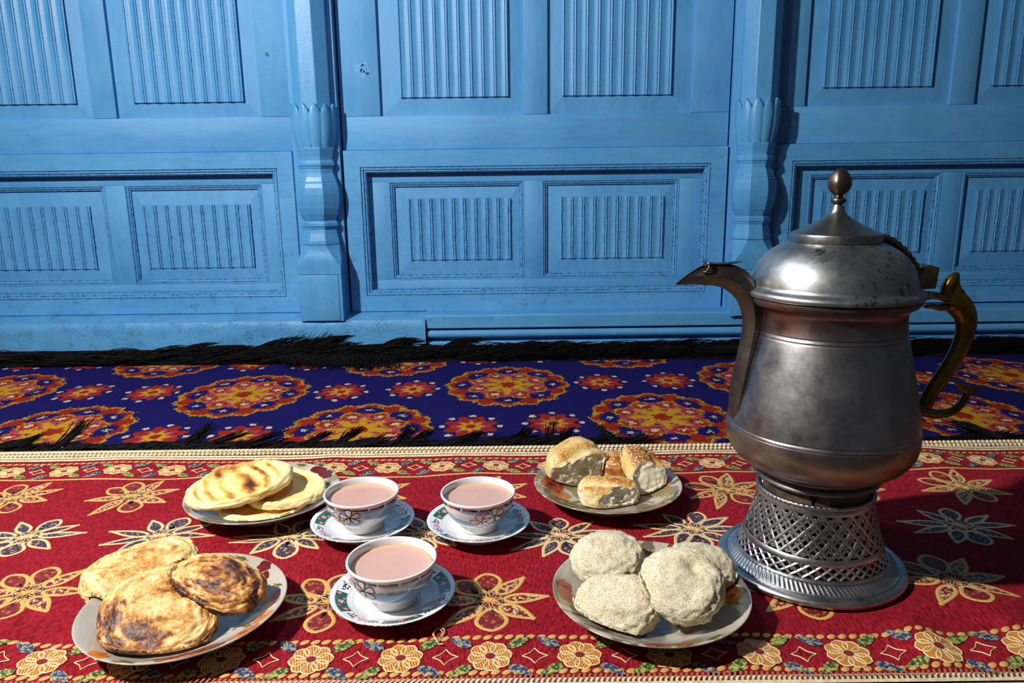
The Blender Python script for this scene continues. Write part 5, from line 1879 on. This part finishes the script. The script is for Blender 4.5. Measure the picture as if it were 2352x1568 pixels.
lidp = [(0.0700, 0.3180), (0.0842, 0.3186), (0.0862, 0.3196), (0.0868, 0.3220), (0.0860, 0.3242), (0.0836, 0.3258), (0.0806, 0.3272), (0.0795, 0.3284), (0.0791, 0.3310), (0.0778, 0.3375), (0.0756, 0.3442), (0.0721, 0.3510), (0.0668, 0.3575), (0.0598, 0.3635), (0.0520, 0.3685), (0.0455, 0.3712), (0.0425, 0.3720)]
lid = pb(WL(lidp), 'lid', TINL, angle=40)
capp = [(0.0415, 0.3716), (0.0432, 0.3724), (0.0436, 0.3790), (0.0430, 0.3804), (0.0385, 0.3824), (0.0320, 0.3852), (0.0250, 0.3886), (0.0180, 0.3926), (0.0125, 0.3962), (0.0085, 0.3995), (0.0068, 0.4020), (0.0056, 0.4055), (0.0046, 0.4082), (0.0030, 0.4084)]
pb(WL(capp, 96), 'lid_cap', metal_mat('dull_tin_cap', '#8d8e8c', '#a2a29e', 0.33, 0.4), lid, angle=40)
def lobes(r, z, a):
    k = 1 if z > 0.4165 else 0
    return (r*(1-0.045*k*(0.5-0.5*math.cos(6*a+0.7))**0.5), z)
fin = [(0.0030, 0.4078), (0.0042, 0.4084), (0.0068, 0.4110), (0.0074, 0.4126), (0.0062, 0.4144), (0.0042, 0.4156), (0.0038, 0.4170), (0.0058, 0.4184), (0.0086, 0.4208), (0.0106, 0.4240), (0.0116, 0.4276), (0.0113, 0.4316), (0.0098, 0.4356), (0.0074, 0.4394), (0.0042, 0.4424), (0.0001, 0.4438)]
pb(WL(fin, 72, mod=lobes), 'finial', BRZ, lid, angle=60)

# spout: keel-shaped S curve, open beak at the tip
so = [(0.2355, 0.1779), (0.2277, 0.1949), (0.2274, 0.2187), (0.2313, 0.2468), (0.2357, 0.2744), (0.2365, 0.2926), (0.2325, 0.3084), (0.223, 0.3206), (0.2094, 0.3279), (0.1873, 0.3304), (0.1690, 0.3300)]
si = [(0.2369, 0.1779), (0.2400, 0.1948), (0.2440, 0.2185), (0.2480, 0.2419), (0.2536, 0.2696), (0.2566, 0.2924), (0.2551, 0.3149), (0.248, 0.3305), (0.2371, 0.3439), (0.2190, 0.3510), (0.2000, 0.3512)]
so_, si_ = spline(so, 44), spline(si, 44)
dep = spline([(0.004,), (0.013,), (0.0145,), (0.0140,), (0.0130,), (0.0125,), (0.0122,), (0.0118,), (0.0112,), (0.0098,), (0.0075,)], 44)
mb = MB()
rows = []
for o, i, d in zip(so_, si_, dep):
    d = float(d[0])
    ox, oz, ix, iz = float(o[0]), float(o[1]), float(i[0]), float(i[1])
    def P(t, y): return (ox+(ix-ox)*t, TY+y, oz+(iz-oz)*t)
    rows.append([P(0, -0.0008), P(0.18, -0.62*d), P(0.45, -d), P(0.8, -0.80*d), P(0.97, -0.35*d), P(1.0, 0), P(0.97, 0.35*d), P(0.8, 0.80*d), P(0.45, d), P(0.18, 0.62*d), P(0, 0.0008)])
mb.rings(rows, cap0=True)
# inner dark mouth disc a little inside the end
spout = pb(mb, 'spout', TIND, smooth=True, angle=32)
mb = MB()
lo = spline([(0.1990, 0.3285), (0.1873, 0.3304), (0.1770, 0.3300), (0.1672, 0.3303)], 12)
hi = spline([(0.2030, 0.3500), (0.1930, 0.3478), (0.1800, 0.3402), (0.1670, 0.3312)], 12)
dd = spline([(0.0085,), (0.0070,), (0.0045,), (0.0010,)], 12)
rows, rows2 = [], []
for o, i, d in zip(lo, hi, dd):
    d = float(d[0])
    ox, oz, ix, iz = float(o[0]), float(o[1]), float(i[0]), float(i[1])
    def P(t, y): return (ox+(ix-ox)*t, TY+y, oz+(iz-oz)*t)
    rows.append([P(1, -d), P(0.55, -d*0.95), P(0.15, -d*0.6), P(0, 0), P(0.15, d*0.6), P(0.55, d*0.95), P(1, d), P(1, d*0.86), P(0.55, d*0.8), P(0.2, d*0.5), P(0.06, 0), P(0.2, -d*0.5), P(0.55, -d*0.8), P(1, -d*0.86)])
mb.rings(rows)
pb(mb, 'beak', TIND, spout, angle=40)
mb = MB()
fl = spline([(0.1945, 0.3500), (0.1986, 0.3522), (0.2060, 0.3517), (0.2126, 0.3518), (0.2230, 0.3524), (0.2330, 0.3535)], 16)
mb.rings([[(float(p[0]), TY-w_, float(p[1])-h_) for (w_, h_) in ((0.0065*k, 0), (-0.0065*k, 0), (-0.0065*k, 0.0010), (0.0065*k, 0.0010))] for p, k in zip(fl, [0.6, 0.9, 1, 1, 1, 1, 1, 1, 1, 1, 1, 0.95, 0.85, 0.7, 0.5, 0.2])], cap0=True, cap1=True)
pb(mb, 'spout_flap', TIND, spout, smooth=True, angle=40)
mb = MB()
mb.tube([(0.1975, TY-0.0105, 0.3520), (0.1975, TY+0.0105, 0.3520)], 0.0016, 10)
mb.tube([(0.1975, TY-0.0100, 0.3520), (0.1968, TY-0.0108, 0.3480), (0.1945, TY-0.0100, 0.3440), (0.1915, TY-0.0092, 0.3440)], 0.0011, 8)
pb(mb, 'hinge_pin', TIND, spout)

# brass handle: beast head biting the hinge, S body, fish tail
hp = [(0.4440, 0.3080), (0.4520, 0.3085), (0.4600, 0.3025), (0.4664, 0.2890), (0.4656, 0.2700), (0.4588, 0.2495), (0.4490, 0.2309), (0.4390, 0.2136), (0.4332, 0.1970)]
hr = [0.0095, 0.0125, 0.0125, 0.0108, 0.0094, 0.0086, 0.0082, 0.0076, 0.0072]
hs = spline(hp, 48)
hrr = [float(v[0]) for v in spline([(v,) for v in hr], 48)]
mb = MB()
mb.tube([(float(p[0]), TY, float(p[1])) for p in hs], [(r*0.78, r) for r in hrr], 10, ph=PI/10)
handle = pb(mb, 'handle', BRASS, smooth=True, angle=38)
ts = spline([(0.4300, 0.1935), (0.4380, 0.1912), (0.4500, 0.1898), (0.4610, 0.1912), (0.4700, 0.1978), (0.4752, 0.2080), (0.4775, 0.2180)], 26)
mb = MB()
mb.tube([(float(p[0]), TY, float(p[1])) for p in ts], [(0.0048-0.001*i/25, 0.0052-0.0014*i/25) for i in range(26)], 10)
tail = pb(mb, 'tail', BRASS, handle)
mb = MB()
for (x0, z0, x1, z1, x2, z2) in ((0.4770, 0.2150, 0.4690, 0.2195, 0.4612, 0.2268), (0.4775, 0.2150, 0.4850, 0.2170, 0.4912, 0.2186)):
    sp = spline([(x0, z0), (x1, z1), (x2, z2)], 9)
    mb.tube([(float(p[0]), TY, float(p[1])) for p in sp], [(0.0050-0.0026*i/8, 0.0058-0.0048*i/8) for i in range(9)], 8)
pb(mb, 'tail_fin', BRASS, handle)
mb = MB()
sp = spline([(0.4440, 0.3120), (0.4425, 0.3220), (0.4455, 0.3305), (0.4505, 0.3365), (0.4535, 0.3372)], 12)
mb.tube([(float(p[0]), TY, float(p[1])) for p in sp], [(0.0060*k, 0.0062*k) for k in (0.9, 0.95, 1, 1, 1, 0.98, 0.9, 0.8, 0.66, 0.5, 0.34, 0.15)], 8)
sp = spline([(0.4500, 0.3130), (0.4525, 0.3220), (0.4516, 0.3290), (0.4535, 0.3370)], 10)
mb.tube([(float(p[0]), TY, float(p[1])) for p in sp], [(0.0050*k, 0.0056*k) for k in (1, 1, .95, .9, .8, .7, .6, .5, .35, .15)], 8)
sp = spline([(0.4545, 0.3135), (0.4600, 0.3165), (0.4575, 0.3215), (0.4548, 0.3240)], 8)
mb.tube([(float(p[0]), TY, float(p[1])) for p in sp], [(0.0030*k, 0.0028*k) for k in (1, 1, .9, .8, .7, .5, .35, .15)], 6)
pb(mb, 'crest', BRASS, handle)
mb = MB()
sp = spline([(0.4460, 0.3120), (0.4360, 0.3150), (0.4260, 0.3168), (0.4195, 0.3166)], 8)
mb.tube([(float(p[0]), TY, float(p[1])) for p in sp], [(0.0062, 0.0038)]*8, 8)
sp = spline([(0.4470, 0.3045), (0.4370, 0.3036), (0.4290, 0.3050), (0.4215, 0.3046)], 8)
mb.tube([(float(p[0]), TY, float(p[1])) for p in sp], [(0.0060, 0.0040), (0.0060, 0.004), (0.006, 0.0038), (0.006, 0.0034), (0.0055, 0.003), (0.005, 0.0028), (0.004, 0.0024), (0.002, 0.0016)], 8)
pb(mb, 'jaws', BRASS, handle)
mb = MB()
sp = spline([(0.4705, 0.2935), (0.4725, 0.2965), (0.4690, 0.3005)], 6)
mb.tube([(float(p[0]), TY, float(p[1])) for p in sp], [(0.003, 0.001), (0.003, 0.003), (0.003, 0.004), (0.003, 0.004), (0.003, 0.003), (0.002, 0.001)], 6)
sp = spline([(0.4628, 0.2520), (0.4660, 0.2475), (0.4600, 0.2470)], 5)
mb.tube([(float(p[0]), TY, float(p[1])) for p in sp], [(0.002, 0.002), (0.002, 0.002), (0.002, 0.002), (0.002, 0.001), (0.001, 0.001)], 6)
pb(mb, 'back_fin', BRASS, handle)
mb = MB()
sp = spline([(0.4205, 0.2035), (0.4245, 0.1985), (0.4285, 0.1930), (0.4215, 0.1830), (0.4165, 0.1760)], 12)
mb.tube([(float(p[0]), TY, float(p[1])) for p in sp], [(0.0055, 0.0035)]*12, 8)
mb.tube([(0.4235, TY, 0.1960), (0.4330, TY, 0.1960)], 0.0048, 10)
pb(mb, 'handle_bracket', BRZ, handle)

# hinge: beaded strap over the dome, upright lug, knuckle pin
mb = MB()
sp = spline([(0.3705, 0.3755), (0.3800, 0.3722), (0.3915, 0.3640), (0.4010, 0.3540), (0.4090, 0.3430), (0.4135, 0.3330)], 60)
mb.tube([(float(p[0]), TY, float(p[1])) for p in sp], [(0.0066, 0.0040*(1+0.24*math.sin(i*1.05))) for i in range(60)], 10)
strap = pb(mb, 'hinge_strap', BRZ, lid)
mb = MB()
poly = [(0.4085, 0.3235), (0.4185, 0.3235), (0.4278, 0.3240), (0.4296, 0.3452), (0.4180, 0.3482), (0.4140, 0.3460), (0.4105, 0.3370)]
mb.rings([[(x, TY-0.0070, z) for x, z in poly], [(x, TY+0.0070, z) for x, z in poly]], cap0=True, cap1=True)
pb(mb, 'hinge_lug', metal_mat('dull_lug_brass', '#7d6f58', '#948568', 0.36, 0.5), lid, smooth=True, bevel=0.001, angle=40)
mb = MB()
mb.tube([(0.4198, TY-0.0110, 0.3172), (0.4198, TY+0.0110, 0.3172)], 0.0040, 14)
mb.tube([(0.4198, TY-0.0128, 0.3172), (0.4198, TY-0.0106, 0.3172)], 0.0026, 10)
mb.box(0.4080, 0.4195, TY-0.0062, TY+0.0062, 0.3142, 0.3204)
pb(mb, 'hinge_knuckle', TINL, angle=40)
